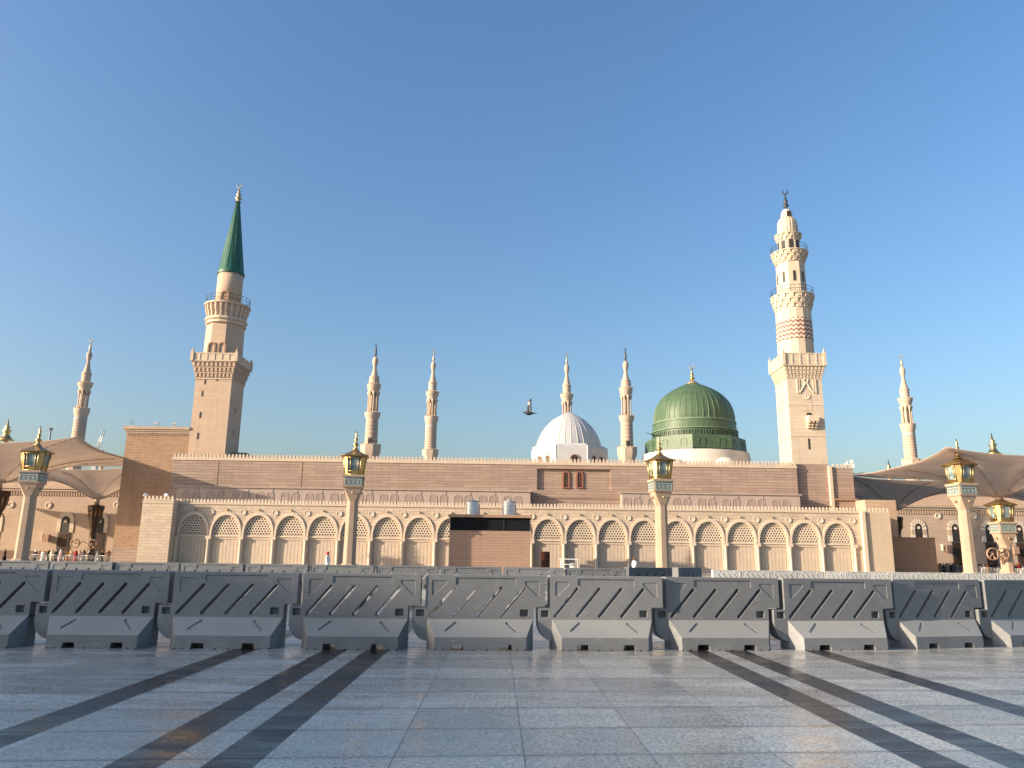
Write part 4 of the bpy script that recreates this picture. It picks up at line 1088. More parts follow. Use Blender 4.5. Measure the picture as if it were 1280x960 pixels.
xm = at(630, 650, YK).x; mb.box(xm-.05, xm+.05, YK-.01, YK+.2, kz-1.7, kz-.3)
for x in (kx0+.03, kx1-.13): mb.box(x, x+.1, YK+.005, YK+4, kz-1.71, kz-.3)
mb.build('louvre_slats', 'dark_metal', box, True)
MB().box(kx0-.15, kx1+.15, YK-.25, YK+4.4, kz-.3, kz).build('roof_slab', 'moulding_brown', box, True)
for px, lab in ((590.5, 'round steel water tank, left one of the pair on the brown box roof'), (636, 'round steel water tank, right one of the pair on the brown box roof')):
    q = at(px, 642, YK+1.6)
    tk = thing('water_tank', lab, 'water tank', (q.x, YK+1.6, kz), group='water tanks on the box roof')
    MB().lathe([(.74, 0), (.74, 1.46), (.70, 1.5)], 28).build('body', 'tank_steel', tk, smooth_angle=40)
    mb = MB()
    for z in (.03, .5, 1.0, 1.4): mb.lathe([(.745, z), (.77, z+.02), (.77, z+.05), (.745, z+.07)], 28)
    mb.build('hoop', 'tank_steel', tk)
    MB().lathe([(.76, 1.5), (.76, 1.55), (.3, 1.66), (.18, 1.66), (.18, 1.74)], 28).build('lid', 'grey_metal', tk, smooth_angle=40)
    MB().tube([(.78, 0, .0), (.78, 0, 1.2), (.6, 0, 1.2)], .04).build('pipe', 'grey_metal', tk)
YS = 98.8
qa = Vector((px1+.03, YS, 0)); qb = at(1172.5, 712, YS)
sz = zat(qa.x, YS, 671)
ln = qb.x-qa.x
sb = thing('service_building', 'plain dark brown box without openings beside the right end of the arcade', 'building', (qa.x, YS, 0))
MB().box(0, ln, 0, 2.6, 0, sz-.1).build('wall', 'box_siding', sb)
MB().box(-.04, ln+.04, -.04, 2.64, sz-.1, sz).build('roof_slab', 'moulding_brown', sb)

# ============================================================ SMALL THINGS ON ROOFS AND WALLS
def floodlight(px, py, Y, z, lab, rz=0):
    x = at(px, py, Y).x; t = thing('floodlight', lab, 'floodlight', (x, Y, z), rz, 'white floodlights on the cream tower')
    MB().tube([(0, 0, 0), (0, 0, .25)], .05).build('bracket', 'grey_metal', t)
    mb = MB().lathe([(.06, -.2), (.18, -.14), (.25, .06), (.26, .2), (.22, .21)], 14); mb.v = [(x_, -z_*.8, .55+y_*.9) for x_, y_, z_ in mb.v]; mb.build('lamp_head', 'white_paint', t)
    return t
floodlight(182, 622, 95.2, 7.75, 'white floodlight on the left corner of the cream end tower', .3)
floodlight(208, 622, 95.2, 7.75, 'white floodlight on the right corner of the cream end tower', -.3)
def camera_mast(px, Y, z, lab):
    x = at(px, 530, Y).x; t = thing('roof_light', lab, 'roof light', (x, Y, z), 0, 'small fittings on the brown block roof')
    MB().tube([(0, 0, 0), (0, 0, .35)], .05).build('post', 'grey_metal', t)
    MB().box(-.3, .25, -.2, .2, .35, .62).build('housing', 'grey_metal', t)
    return t
camera_mast(196, YB, zb+.85, 'small grey roof light in the middle of the brown block cornice')
camera_mast(218, YB, zb+.85, 'small grey roof light near the minaret on the brown block cornice')
x = at(164, 530, YB).x; t = thing('antenna', 'thin twin rod antenna on the left corner of the brown block roof', 'antenna', (x, YB+.3, zb+.85))
MB().tube([(-.2, 0, 0), (-.2, 0, .9)], .03).build('rod', 'dark_metal', t); MB().tube([(.12, 0, 0), (.12, 0, .8)], .03).build('rod', 'dark_metal', t); MB().box(-.3, .25, -.12, .12, 0, .22).build('mount', 'grey_metal', t)
q = at(302, 566, 106); t = thing('rooftop_unit', 'dark grey air conditioner on the roof beside the tan minaret', 'air conditioner', (q.x, 106, zt))
MB().box(-1.1, .8, -.6, .9, 0, 1.25).build('casing', 'dark_metal', t); MB().box(.84, 1.6, -.5, .7, 0, .95).build('casing', 'grey_metal', t)
mb = MB()
for k in range(6): mb.box(-1.0, .7, -.66, -.602, .15+k*.17, .25+k*.17)
mb.build('grille', 'grey_metal', t)
t = thing('rooftop_speaker', 'white loudspeakers on a mast above the right end of the hall', 'loudspeaker', (at(1059, 575, YH+3).x, YH+3, zs-.35))
MB().tube([(0, 0, 0), (0, 0, 1.3)], .05).build('mast', 'white_paint', t)
for dx, dz in ((-.45, .7), (.4, 1.15), (.5, .6)):
    mb = MB().lathe([(.08, .2), (.12, 0), (.3, -.25)], 10); mb.v = [(x_+dx, z_-.1, y_+dz) for x_, y_, z_ in mb.v]; mb.build('horn', 'white_paint', t)
def wall_speaker(px, py, Y, lab):
    q = at(px, py, Y); t = thing('wall_speaker', lab, 'loudspeaker', (q.x, Y-.6, q.z), group='box loudspeakers on the courtyard walls')
    MB().box(-.1, .1, -.1, .6, -.1, .1).build('arm', 'dark_metal', t); MB().box(-.1, .9, -.7, -.1, -.85, .55).build('cabinet', 'moulding_brown', t); MB().box(-.75, -.55, -.3, .3, -.5, .75).build('bracket_plate', 'cream_pale', t)
wall_speaker(59.5, 672, YW, 'brown box loudspeaker on the left courtyard wall beside the lantern')
wall_speaker(1180, 685, YR, 'brown box loudspeaker left of the big right lantern post')
wall_speaker(1263, 687, YR, 'brown box loudspeaker right of the small distant lantern')
def fan(px, py, Y, lab, side):
    q = at(px, py, Y); t = thing('misting_fan', lab, 'fan', (q.x, Y, q.z), group='round misting fans on posts')
    mb = MB().lathe([(.62, -.1), (.72, -.1), (.72, .1), (.62, .1), (.62, -.1)], 20, cap=False); mb.v = [(x_, z_, y_) for x_, y_, z_ in mb.v]; mb.build('hoop', 'moulding_brown', t)
    mb = MB()
    for k in range(5):
        a = 2*PI*k/5; c, s_ = math.cos(a), math.sin(a); mb.add([(.1*c, -.02, .1*s_), (.6*c-.15*s_, -.06, .6*s_+.15*c), (.62*c+.12*s_, .06, .62*s_-.12*c)], [(0, 1, 2)])
    mb.lathe([(.13, -.1), (.13, .1)], 10); mb.build('blade', 'moulding_brown', t)
    MB().tube([(side*.7, 0, 0), (side*1.3, 0, .3)], .06).build('arm', 'trunk_bronze', t)
fan(94, 679, 121, 'round misting fan left of the dark sunshade trunk', 1); fan(115.5, 680, 121, 'round misting fan right of the dark sunshade trunk', -1)
fan(1241, 692.5, 91.2, 'pale round misting fan left of the lantern column at the right border', 1); fan(1254, 692.5, 91.2, 'round misting fan right of the lantern column at the right border', -1)
q = at(129, 556, 420); t = thing('crane', 'thin dark crane boom sticking up behind the left sunshade', 'crane', (q.x, 420, 0))
mast = MB(); b_ = at(121, 562, 420); tp = at(130.5, 538, 420)
pts_a = [Vector((b_.x, 420, b_.z)), Vector((tp.x, 420, tp.z))]; d = pts_a[1]-pts_a[0]; nn = Vector((d.z, 0, -d.x)).normalized()*.8
mast = MB(); mast.tube([pts_a[0]+nn, pts_a[1]+nn*.4], .22, 4); mast.tube([pts_a[0]-nn, pts_a[1]-nn*.4], .22, 4)
for k in range(9):
    s_ = 1 if k % 2 else -1; mast.tube([pts_a[0]+d*(k/9)+nn*s_, pts_a[0]+d*((k+1)/9)-nn*s_], .12, 4)
mast.build('boom', 'grey_metal', t, True)
mb = MB(); mb.box(b_.x-1.2, b_.x+1.2, 419, 421, 0, b_.z); mb.build('tower', 'grey_metal', t, True)
q = at(62.5, 545, 200); t = thing('mast', 'thin dark pole standing behind the left sunshade', 'pole', (q.x, 200, 0))
MB().lathe([(.25, 0), (.22, q.z+1.6)], 8).build('pole', 'grey_metal', t); MB().box(-.3, .3, -.3, .3, q.z+1.6, q.z+2.1).build('cap', 'dark_metal', t)
# plaque, lattice door, cart frame near the arcade
q = at(665.3, 688, YA-.1); t = thing('wall_plaque', 'small dull yellow plaque fixed beside the brown box', 'plaque', (q.x, YA-.1, q.z))
MB().box(-.18, .18, -.05, 0, -.22, .22).build('plate', 'brass_dull', t); MB().box(-.13, .13, -.07, -.052, -.15, .15).build('face', 'bronze', t)
q = at(681.7, 712, 94); zt_ = zat(q.x, 94, 689.5); t = thing('wooden_cabinet', 'tall red brown lattice cabinet standing before an arch, right of the brown box', 'cabinet', (q.x, 94, 0))
MB().box(-.5, .5, .06, .5, 0, zt_).build('body', 'door_brown', t)
mb = MB()
for kx in range(4): mb.box(-.53+kx*.333, -.47+kx*.333, -.03, .058, 0, zt_)
for kz_ in range(6): mb.box(-.5, .5, -.02, .05, kz_*zt_/5.2, kz_*zt_/5.2+.09)
for kx in range(3):
    for kz_ in range(5): mb.box(-.40+kx*.333, -.27+kx*.333, .0, .055, .15+kz_*zt_/5.2, .33+kz_*zt_/5.2)
mb.build('lattice_front', 'rust_door', t)
q = at(710.5, 715, 80); zt_ = zat(q.x, 80, 698.3); t = thing('canopy_cart', 'white tubular cart frame with a flat roof before the arcade', 'cart', (q.x, 80, 0))
MB().box(-.85, 1.0, -.5, .5, zt_-.09, zt_).build('roof', 'white_paint', t)
for sx, sy in ((-.75, -.4), (.9, -.4), (-.75, .4), (.9, .4)): MB().tube([(sx, sy, 0), (sx, sy, zt_-.09)], .035).build('post', 'white_paint', t)
mb = MB().tube([(-.75, -.4, .9), (.9, -.4, .9)], .03); mb.tube([(-.75, -.4, .45), (.9, -.4, .45)], .03); mb.build('rail', 'white_paint', t)
MB().box(.15, .55, -.3, .3, .2, 1.0).build('bin', 'white_paint', t)

# ============================================================ BARRIERS
def bool_mesh(mb, cutters, name, mat):
    o = mb.build(name, mat); bm_ = []
    for i, c in enumerate(cutters):
        k = c.build('cut', mat); m = o.modifiers.new('b%d' % i, 'BOOLEAN'); m.operation = 'DIFFERENCE'; m.solver = 'EXACT'; m.object = k; bm_.append(k)
    dg = bpy.context.evaluated_depsgraph_get(); me = bpy.data.meshes.new_from_object(o.evaluated_get(dg))
    me.name = name
    bpy.data.objects.remove(o)
    for k in bm_: bpy.data.objects.remove(k)
    for p in me.polygons: p.use_smooth = False
    return me
def slot(mb, x0, z0, x1, z1, wd_, ya, yb, n=5):
    d = Vector((x1-x0, z1-z0)).normalized(); a = math.atan2(d.y, d.x); poly = []
    for k in range(n+1): t_ = a-PI/2+PI*k/n; poly.append((x1+wd_*math.cos(t_), z1+wd_*math.sin(t_)))
    for k in range(n+1): t_ = a+PI/2+PI*k/n; poly.append((x0+wd_*math.cos(t_), z0+wd_*math.sin(t_)))
    return mb.prism(poly, ya, yb)
def rounded(poly, r, n=3):
    out = []; m = len(poly)
    for i in range(m):
        p0, p, p1 = Vector(poly[i-1]), Vector(poly[i]), Vector(poly[(i+1) % m])
        a = p+(p0-p).normalized()*r; b = p+(p1-p).normalized()*r
        for k in range(n+1):
            t_ = k/n; out.append(tuple(a*(1-t_)**2+p*2*t_*(1-t_)+b*t_**2))
    return out
# local x: 0 = upper left corner of the panel, 1.97 = right end of the overhang; y: 0 = panel front
TH = .30
out = [(0.03, .46), (-.20, .30), (-.20, .66), (0, .66), (0, 1.2), (1.97, 1.2), (1.97, .69), (1.77, .69), (1.77, .46)]
tong = [(-.20, .66)] + [(-.20+.26*(1-math.cos(t_)), .42-.30*math.sin(t_)) for t_ in [k*PI/2/6 for k in range(7)]] + [(.12, .12), (.12, .44), (1.77, .44), (1.77, .69), (1.97, .69), (1.97, 1.2), (0, 1.2), (0, .66)]
panel = MB().prism(rounded(tong, .012, 2), 0, TH)
cut = MB()
for k in range(4): slot(cut, .09+k*.385, .535, .47+k*.385, .985, .027, -.1, TH+.1)
cut2 = MB()
cut2.prism(rounded([(.49, 1.035), (1.48, 1.035), (1.48, 1.15), (.49, 1.15)], .012), -.05, .014)
cut2.prism(rounded([(.10, 1.10), (.10, .86), (.145, .86), (.34, 1.055), (.34, 1.10)], .016), -.05, .009)
cut2.prism(rounded([(1.63, 1.10), (1.63, 1.055), (1.83, .86), (1.875, .86), (1.875, 1.10)], .016), -.05, .009)
cut2.prism(rounded([(1.555, .52), (1.69, .52), (1.69, .635), (1.555, .635)], .012), -.05, .10)
cut2.prism(rounded([(-.145, .515), (-.015, .515), (-.015, .625), (-.145, .625)], .012), -.05, .10)
me_panel = bool_mesh(panel, [cut, cut2], 'upper_panel', 'grey_plastic')
# base: ramp out, skirt, bevelled ends, both sides
xa, xb, ins, dp = .04, 1.77, .13, .25
prof_b = [(0, .475), (-dp, .205), (-dp-.012, 0)]
vs = []
for s_ in (0, 1):
    for (yy, zz) in prof_b:
        i_ = ins*min(1, abs(yy)/dp); Y_ = yy if s_ == 0 else TH-yy
        vs += [(xa+i_, Y_, zz), (xb-i_, Y_, zz)]
vs += [(xa, 0, 0), (xb, 0, 0), (xa, TH, 0), (xb, TH, 0)]
# 0,1 ledge front; 2,3 ramp foot; 4,5 skirt foot; 6,7 ledge back; 8,9; 10,11; 12..15 corner feet
fs = [(2, 3, 1, 0), (4, 5, 3, 2), (9, 8, 6, 7), (11, 10, 8, 9), (0, 1, 7, 6),
      (0, 12, 4, 2), (3, 5, 13, 1), (8, 10, 14, 6), (7, 15, 11, 9), (0, 6, 14, 12), (1, 13, 15, 7), (4, 12, 14, 10, 11, 15, 13, 5)]
base = MB().add(vs, fs)
bm = bmesh.new(); tmp = base.mesh('tmp', 'grey_plastic'); bm.from_mesh(tmp); bmesh.ops.recalc_face_normals(bm, faces=bm.faces)
base = MB(); base.add([v.co for v in bm.verts], [[v.index for v in f.verts] for f in bm.faces]); bm.free()
cutb = MB()
for x in (.42, 1.20): cutb.prism([(x, -.02), (x+.22, -.02), (x+.2, .09), (x+.02, .09)], -.6, TH+.6)
cutc = MB()
for x in (.19, .315, .80, 1.01, 1.50, 1.63): cutc.box(x-.014, x+.014, -.4, -.15, -.02, .016)
def ramp_slot(mb, x0, t0, x1, t1):
    m = MB(); slot(m, x0, t0, x1, t1, .02, -.035, .02)
    nrm = Vector((0, -(.475-.205), dp)).normalized()   # outward of ramp is (0,-,+)
    out_ = Vector((0, -.27, .25)).normalized(); dn = Vector((0, -dp, -.27)).normalized()
    o0 = Vector((0, 0, .475)); m.v = [tuple(Vector((x, 0, 0))+o0+dn*z-out_*y*1.0) for x, y, z in m.v]
    mb.add(m.v, [f[::-1] for f in m.f]); return mb
cutd = MB(); ramp_slot(cutd, .345, .235, .50, .075); ramp_slot(cutd, 1.33, .08, 1.475, .245)
b2 = bmesh.new(); tm = cutd.mesh('t2', 'grey_plastic'); b2.from_mesh(tm); bmesh.ops.recalc_face_normals(b2, faces=b2.faces)
cutd = MB(); cutd.add([v.co for v in b2.verts], [[v.index for v in f.verts] for f in b2.faces]); b2.free()
me_base = bool_mesh(base, [cutb, cutc, cutd], 'base', 'grey_plastic')
proto = thing('barrier', '-', 'barrier', (0, 0, 0), group='grey plastic barriers of the front row')
inst(me_panel, 'upper_panel', proto); inst(me_base, 'base', proto)
bpy.context.view_layer.update()
ordn = ['leftmost', 'second', 'third', 'fourth', 'fifth', 'sixth', 'seventh', 'eighth', 'ninth', 'tenth', 'eleventh', 'twelfth', 'thirteenth', 'fourteenth']
# front row: panel upper-left corner pixel at the top edge, its distance
row1 = [(-98, 13.02), (67, 13.17), (219, 13.30), (380, 13.46), (533, 13.60), (687, 13.82), (832, 14.03), (978, 14.28), (1116, 14.72), (1229, 15.3), (1335, 16.2)]
pts = [at(px, 718, Y) for px, Y in row1]
for i in range(len(pts)-1):
    a, b = pts[i], pts[i+1]; rz = math.atan2(b.y-a.y, b.x-a.x); ln = (Vector((b.x-a.x, b.y-a.y))).length
    sc_ = (ln/2.05, 1, 1); rz += R(random.uniform(-1.3, 1.3)); a = a+Vector((0, random.uniform(-.03, .03), 0))
    lab = 'grey plastic barrier, %s in the front row' % (ordn[i] if i == 0 else ordn[i]+' from the left')
    if i == len(pts)-2: lab = 'grey plastic barrier at the right border ending the front row'
    if i == 0: proto.location = (a.x, a.y, 0); proto.rotation_euler = (0, 0, rz); proto.scale = sc_; proto['label'] = lab
    else: dup(proto, (a.x, a.y, 0), rz, lab, None, sc_)
# second row, seen over the first
row2 = [-22, 62, 143.5, 226, 307, 388, 470.5, 551, 630, 708, 786]
pts = [at(px, 712, 24.2+.0016*(px+0)) for px in row2]
for i in range(len(pts)-1):
    a, b = pts[i], pts[i+1]; rz = math.atan2(b.y-a.y, b.x-a.x); ln = (Vector((b.x-a.x, b.y-a.y))).length
    rz += R(random.uniform(-1.5, 1.5))
    dup(proto, (a.x, a.y, 0), rz, 'grey plastic barrier behind the front row, %s in the second row' % (ordn[i] if i == 0 else ordn[i]+' from the left'), 'grey plastic barriers of the second row', (ln/2.05, 1, 1))
a = at(786, 714, 29.5)
dup(proto, (a.x, a.y, 0), R(26), 'dark unlit barrier turned sideways behind the front row, the longer of two', 'dark turned barriers', None, {'grey_plastic': 'shaded_plastic'})
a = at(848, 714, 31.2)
dup(proto, (a.x, a.y, 0), R(50), 'dark unlit barrier turned sideways behind the front row, the shorter of two', 'dark turned barriers', None, {'grey_plastic': 'shaded_plastic'})
row3 = [890, 926, 962, 996, 1029, 1058, 1087, 1116, 1147, 1177.5, 1210, 1244.5, 1281]
pts = [at(px, 716, 43+.006*(px-890)) for px in row3]
for i in range(len(pts)-1):
    a, b = pts[i], pts[i+1]; rz = math.atan2(b.y-a.y, b.x-a.x); ln = (Vector((b.x-a.x, b.y-a.y))).length
    # mirrored so that the slashes lean the other way
    dup(proto, (b.x, b.y, 0), rz, 'white plastic barrier, %s in the far right row' % (ordn[i] if i == 0 else ordn[i]+' from the left'), 'white plastic barriers', (-ln/2.05, .85, .83), {'grey_plastic': 'white_plastic'})

# ============================================================ FENCES
def fence(px0, px1, Y, h, lab, mat='white_paint'):
    a = at(px0, 705, Y).x; b = at(px1, 705, Y).x; t = thing('crowd_fence', lab, 'fence', (a, Y, 0)); L = b-a; n = max(1, round(L/2.3))
    for k in range(n):
        x0_ = L*k/n; x1_ = L*(k+1)/n-.08; mb = MB(); r = .12
        mb.tube([(x0_, 0, .05), (x0_, 0, h-r), (x0_+r, 0, h), (x1_-r, 0, h), (x1_, 0, h-r), (x1_, 0, .05)], .03, 6); mb.tube([(x0_, 0, .2), (x1_, 0, .2)], .025, 5)
        m = int((x1_-x0_)/.17)
        for j in range(1, m): x = x0_+(x1_-x0_)*j/m; mb.tube([(x, 0, .2), (x, 0, h)], .022, 5)
        mb.build('fence_panel', mat, t)
        MB().box(x0_+.2, x0_+.26, -.3, .3, 0, .04).build('foot', mat, t); MB().box(x1_-.26, x1_-.2, -.3, .3, 0, .04).build('foot', mat, t)
fence(36, 143, 105, 1.0, 'pale metal crowd fence before the seated people at the left', 'grey_metal')
fence(1226, 1300, 98, 1.05, 'white barred crowd fence before the people at the right border')
fence(1174, 1208, 100, 1.0, 'dark crowd fence left of the big right lantern post', 'dark_metal')

# ============================================================ PEOPLE
def make_person(bend):
    """one continuous body grown from a jointed skeleton; robe and scarf are children. bend: 0 walking, 1 seated on the ground"""
    me = bpy.data.meshes.new('person')
    if bend == 0:
        V = [((0,0,.95),.13),((0,.0,1.18),.14),((0,0,1.40),.15),((0,0,1.52),.06),((0,-.01,1.60),.085),((0,-.02,1.68),.09),((0,-.0,1.76),.05),
             ((-.19,0,1.42),.06),((-.25,.03,1.13),.05),((-.24,-.08,.90),.04),((-.23,-.11,.82),.03),((.19,0,1.42),.06),((.25,-.03,1.13),.05),((.24,-.14,.92),.04),((.23,-.17,.84),.03),
             ((-.09,0,.88),.10),((-.10,-.10,.48),.07),((-.10,-.06,.08),.045),((-.10,-.2,.03),.03),((.09,0,.88),.10),((.10,.06,.48),.07),((.10,.16,.10),.045),((.10,.04,.03),.03)]
    else:
        V = [((0,0,.16),.17),((0,-.03,.42),.16),((0,-.05,.64),.16),((0,-.06,.76),.06),((0,-.08,.84),.085),((0,-.09,.92),.09),((0,-.07,1.0),.05),
             ((-.19,-.05,.66),.06),((-.27,-.08,.38),.05),((-.16,-.30,.26),.04),((-.10,-.36,.24),.03),((.19,-.05,.66),.06),((.27,-.08,.38),.05),((.16,-.30,.26),.04),((.10,-.36,.24),.03),
             ((-.11,-.02,.13),.11),((-.36,-.38,.13),.075),((-.02,-.50,.07),.05),((.10,-.52,.05),.035),((.11,-.02,.13),.11),((.36,-.36,.13),.075),((.04,-.42,.07),.05),((-.08,-.44,.05),.035)]
    E = [(0,1),(1,2),(2,3),(3,4),(4,5),(5,6),(2,7),(7,8),(8,9),(9,10),(2,11),(11,12),(12,13),(13,14),(0,15),(15,16),(16,17),(17,18),(0,19),(19,20),(20,21),(21,22)]
    me.from_pydata([v for v, _ in V], E, []); o = bpy.data.objects.new('person', me); COL.objects.link(o)
    m = o.modifiers.new('skin', 'SKIN'); sd = me.skin_vertices[0].data
    for i, (_, r) in enumerate(V): sd[i].radius = (r, r); sd[i].use_root = (i == 0)
    s_ = o.modifiers.new('sub', 'SUBSURF'); s_.levels = 2
    dg = bpy.context.evaluated_depsgraph_get(); nm = bpy.data.meshes.new_from_object(o.evaluated_get(dg)); bpy.data.objects.remove(o)
    for p in nm.polygons: p.use_smooth = True
    nm.materials.clear(); nm.materials.append(MATS['skin']); nm.name = 'person_body'
    def el(rows, segs=16, c=(0, 0)):
        mb = MB(); vs = []
        for rx, ry, cy, z in rows:
            for k in range(segs):
                a = 2*PI*k/segs; f_ = 1+.06*math.sin(a*5+z*3)*(1 if z < 1 else .3); vs.append((c[0]+rx*f_*math.cos(a), cy+ry*f_*math.sin(a), z))
        n = len(rows); fs = [(j*segs+i, j*segs+(i+1) % segs, (j+1)*segs+(i+1) % segs, (j+1)*segs+i) for j in range(n-1) for i in range(segs)]
        return mb.add(vs, fs, True)
    if bend == 0:
        rb = el([(.27, .30, 0, .06), (.25, .26, 0, .4), (.23, .20, 0, .8), (.21, .17, 0, 1.0), (.22, .17, 0, 1.25), (.24, .16, 0, 1.42), (.17, .12, 0, 1.49), (.08, .08, 0, 1.53)])
        for s2, pts_ in ((-1, [(-.2, 0, 1.43), (-.26, .03, 1.13), (-.245, -.07, .93)]), (1, [(.2, 0, 1.43), (.26, -.03, 1.13), (.245, -.12, .95)])): rb.tube(pts_, .075, 8)
        sc_ = el([(.19, .15, .03, 1.38), (.17, .14, .03, 1.5), (.13, .12, .03, 1.62), (.125, .135, .005, 1.74), (.10, .11, .0, 1.80), (.03, .04, .0, 1.83)])
    else:
        rb = el([(.44, .46, -.18, .02), (.42, .42, -.14, .16), (.30, .28, -.04, .34), (.25, .20, -.04, .52), (.25, .17, -.05, .66), (.18, .13, -.06, .74), (.08, .08, -.06, .79)])
        for pts_ in ([(-.2, -.05, .67), (-.28, -.08, .38), (-.17, -.29, .27)], [(.2, -.05, .67), (.28, -.08, .38), (.17, -.29, .27)]): rb.tube(pts_, .075, 8)
        sc_ = el([(.22, .18, .0, .56), (.18, .15, -.01, .72), (.13, .125, -.03, .86), (.125, .14, -.055, .97), (.10, .11, -.06, 1.04), (.03, .04, -.06, 1.07)])
    return nm, rb, sc_
PB = [make_person(0), make_person(1)]
RM = {}
def person(px, py, Y, seated, robe, scarf, lab, group=None, rz=0, sc=1.0):
    nm, rb, sm_ = PB[seated]
    x = at(px, py, Y).x
    o = bpy.data.objects.new('person', nm); COL.objects.link(o); o.location = (x, Y, 0); o.rotation_euler = (0, 0, rz); o.scale = (sc,)*3
    tag(o, lab, 'person', group)
    for nme, mb, mat in (('robe', rb, robe), ('head_covering', sm_, scarf)):
        k = (nme, seated, mat)
        if k not in RM: RM[k] = mb.mesh(nme, mat)
        c = bpy.data.objects.new(nme, RM[k]); COL.objects.link(c); c.parent = o
    return o
person(409, 709, 80, 0, 'cloth_white', 'cloth_red', 'person in a white robe and red headscarf walking before the arcade', None, R(75), 1.0)
person(793, 713, 84, 0, 'cloth_white', 'cloth_brown', 'person in white standing left of the lantern post below the green dome', None, R(-40), .9)
cname = {'cloth_white': 'white', 'cloth_black': 'black', 'cloth_red': 'red', 'cloth_cream': 'cream', 'cloth_orange': 'orange', 'cloth_pink': 'pink', 'cloth_grey': 'grey', 'cloth_brown': 'brown', 'cloth_blue': 'dark blue'}
left = [(43, 'black', 'white'), (52.5, 'white', 'cream'), (60, 'black', 'black'), (64, 'cream', 'cream'), (69, 'black', 'grey'), (74.5, 'pink', 'white'), (79, 'grey', 'pink'), (83, 'orange', 'brown'), (87.5, 'cream', 'cream'), (94, 'red', 'red'), (98.5, 'white', 'pink'), (104, 'grey', 'black'), (111, 'black', 'grey'), (115, 'black', 'black'), (121, 'grey', 'grey'), (127.5, 'black', 'brown'), (135, 'brown', 'black'), (5, 'black', 'brown'), (18, 'brown', 'black')]
K = {'white': 'cloth_white', 'black': 'cloth_black', 'red': 'cloth_red', 'cream': 'cloth_cream', 'orange': 'cloth_orange', 'pink': 'cloth_pink', 'grey': 'cloth_grey', 'brown': 'cloth_brown', 'blue': 'cloth_blue'}
left.sort()
for i, (px, r_, s_) in enumerate(left):
    seat = 0
    nb_ = 'leftmost of the left crowd' if i == 0 else '%s from the left in the left crowd' % (ordn[i] if i < 14 else ('fifteenth', 'sixteenth', 'seventeenth', 'eighteenth', 'nineteenth')[i-14],)
    person(px, 700, 107+random.uniform(0, 5), seat, K[r_], K[s_], 'person in %s, %s head covering, %s' % (r_, s_, nb_), 'people behind the left fence', random.uniform(-2, 2), random.uniform(.86, .98))
cols = ['black', 'black', 'blue', 'black', 'grey', 'black', 'white', 'black']
right = [(1176+i*4.3, random.choice(['black', 'black', 'black', 'grey', 'blue']), random.choice(['black', 'black', 'brown', 'white'])) for i in range(8)]
right += [(1225.5, 'white', 'brown'), (1230, 'white', 'white'), (1234.5, 'orange', 'orange'), (1240, 'black', 'brown'), (1245.5, 'black', 'black'), (1249, 'grey', 'brown'), (1253, 'white', 'grey'), (1258, 'brown', 'black'), (1262, 'white', 'white'), (1266.5, 'red', 'pink'), (1271, 'black', 'brown'), (1275, 'red', 'orange'), (1279, 'white', 'grey')]
for i, (px, r_, s_) in enumerate(right):
    o2 = ('first', 'second', 'third', 'fourth', 'fifth', 'sixth', 'seventh', 'eighth', 'ninth', 'tenth', 'eleventh', 'twelfth', 'thirteenth', 'fourteenth', 'fifteenth', 'sixteenth', 'seventeenth', 'eighteenth', 'nineteenth', 'twentieth', 'twenty first')[i]
    person(px, 715, 103+random.uniform(0, 5), 0, K[r_], K[s_], 'person in %s with %s head covering, %s from the left in the right crowd' % (r_, s_, o2), 'people in the right crowd', random.uniform(-2, 2), random.uniform(.82, .95))

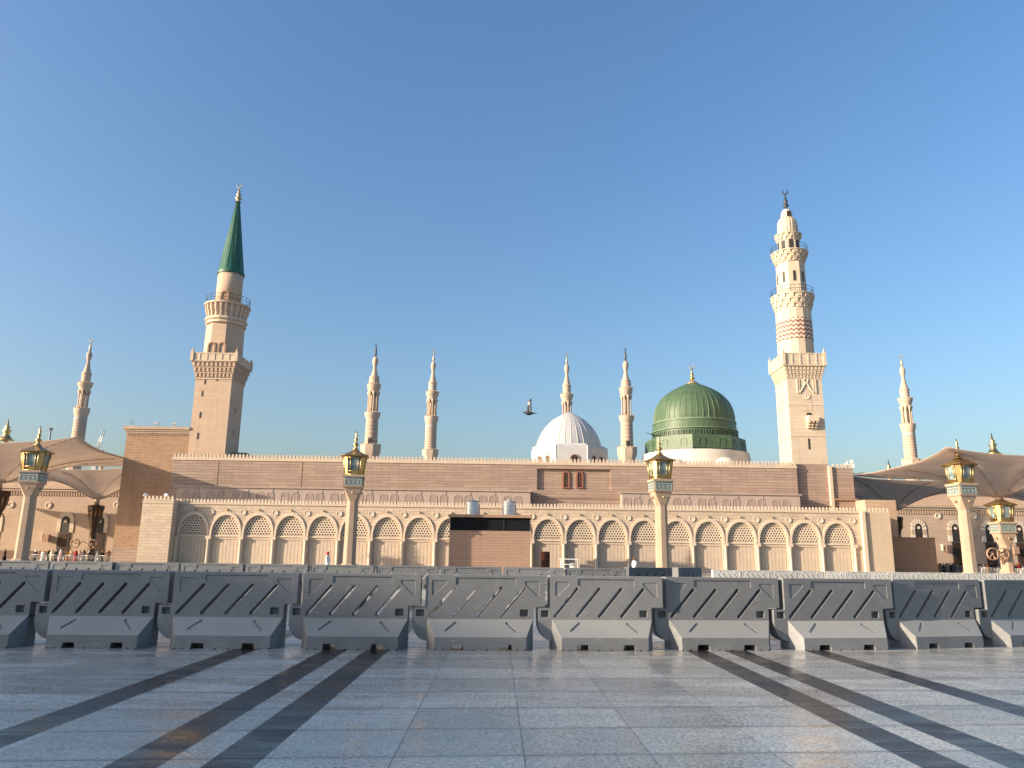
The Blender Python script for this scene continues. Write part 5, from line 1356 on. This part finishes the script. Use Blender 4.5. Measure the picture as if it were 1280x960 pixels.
# ============================================================ PIGEONS
def pigeon(loc, rz, wing_up, lab, sc=1.0, roll=0, pale='feather_pale'):
    """one body mesh with wings grown out of it; x forward"""
    mb = MB(); segs = 12
    rows = [(-.20, .004, .035, 0), (-.12, .012, .05, 0), (-.08, .03, .035, 0), (-.03, .05, .05, 0), (.03, .06, .06, -.002), (.08, .05, .05, .004), (.115, .03, .032, .014), (.14, .027, .03, .022), (.162, .018, .02, .022), (.178, .006, .006, .016), (.195, .002, .002, .012)]
    vs = []
    for x, rz_, ry, cz in rows:
        for k in range(segs): a = 2*PI*k/segs; vs.append((x, ry*math.cos(a), cz+rz_*math.sin(a)))
    fs = [(j*segs+i, (j+1)*segs+i, (j+1)*segs+(i+1) % segs, j*segs+(i+1) % segs) for j in range(len(rows)-1) for i in range(segs)]
    mb.add(vs, fs, True)
    for s_ in (-1, 1):
        st = [(.03, .06, -.05, .0), (.10, .07, -.055, .5), (.19, .055, -.05, .7), (.28, .02, -.045, .85), (.37, -.03, -.042, 1)]
        vv = []
        for d_, xf, xb_, _ in st:
            y = s_*(.03+d_*math.cos(wing_up)); z = .03+d_*math.sin(wing_up)
            vv += [(xf, y, z), (xf*.5+xb_*.5, y, z+.012), (xb_, y, z)]
        vv2 = [(x, y+s_*math.sin(wing_up)*.008, z-.008) for x, y, z in vv]
        n = len(vv); ff = []
        for j in range(len(st)-1):
            for q in (0, 1):
                a = j*3+q; ff += [(a, a+1, a+4, a+3), (n+a, n+a+3, n+a+4, n+a+1)]
            ff += [(j*3, j*3+3, n+j*3+3, n+j*3), (j*3+2, n+j*3+2, n+j*3+5, j*3+5)]
        ff.append((12, 13, n+13, n+12)); ff.append((13, 14, n+14, n+13))
        mb.add(vv+vv2, ff, True)
    me = mb.mesh('pigeon', 'feather_dark'); me.materials.append(MATS[pale])
    nb_ = len(rows)*segs
    for p in me.polygons:
        if min(p.vertices) >= nb_:
            c = p.center
            if c.x < .018 and abs(math.hypot(c.y, c.z-.03)) < .30: p.material_index = 1
    o = bpy.data.objects.new('pigeon', me); COL.objects.link(o); o.location = loc; o.rotation_euler = (roll, 0, rz); o.scale = (sc,)*3
    tag(o, lab, 'pigeon'); return o
q = at(662, 516.5, 20.5); pigeon(q, R(176), R(80), 'pigeon flying with raised pale wings beside the white dome')
q = at(817.5, 544.5, 42); pigeon(q, R(80), R(6), 'dark pigeon with spread wings just above the lantern before the green dome', 1.15, R(12), 'feather_dark')
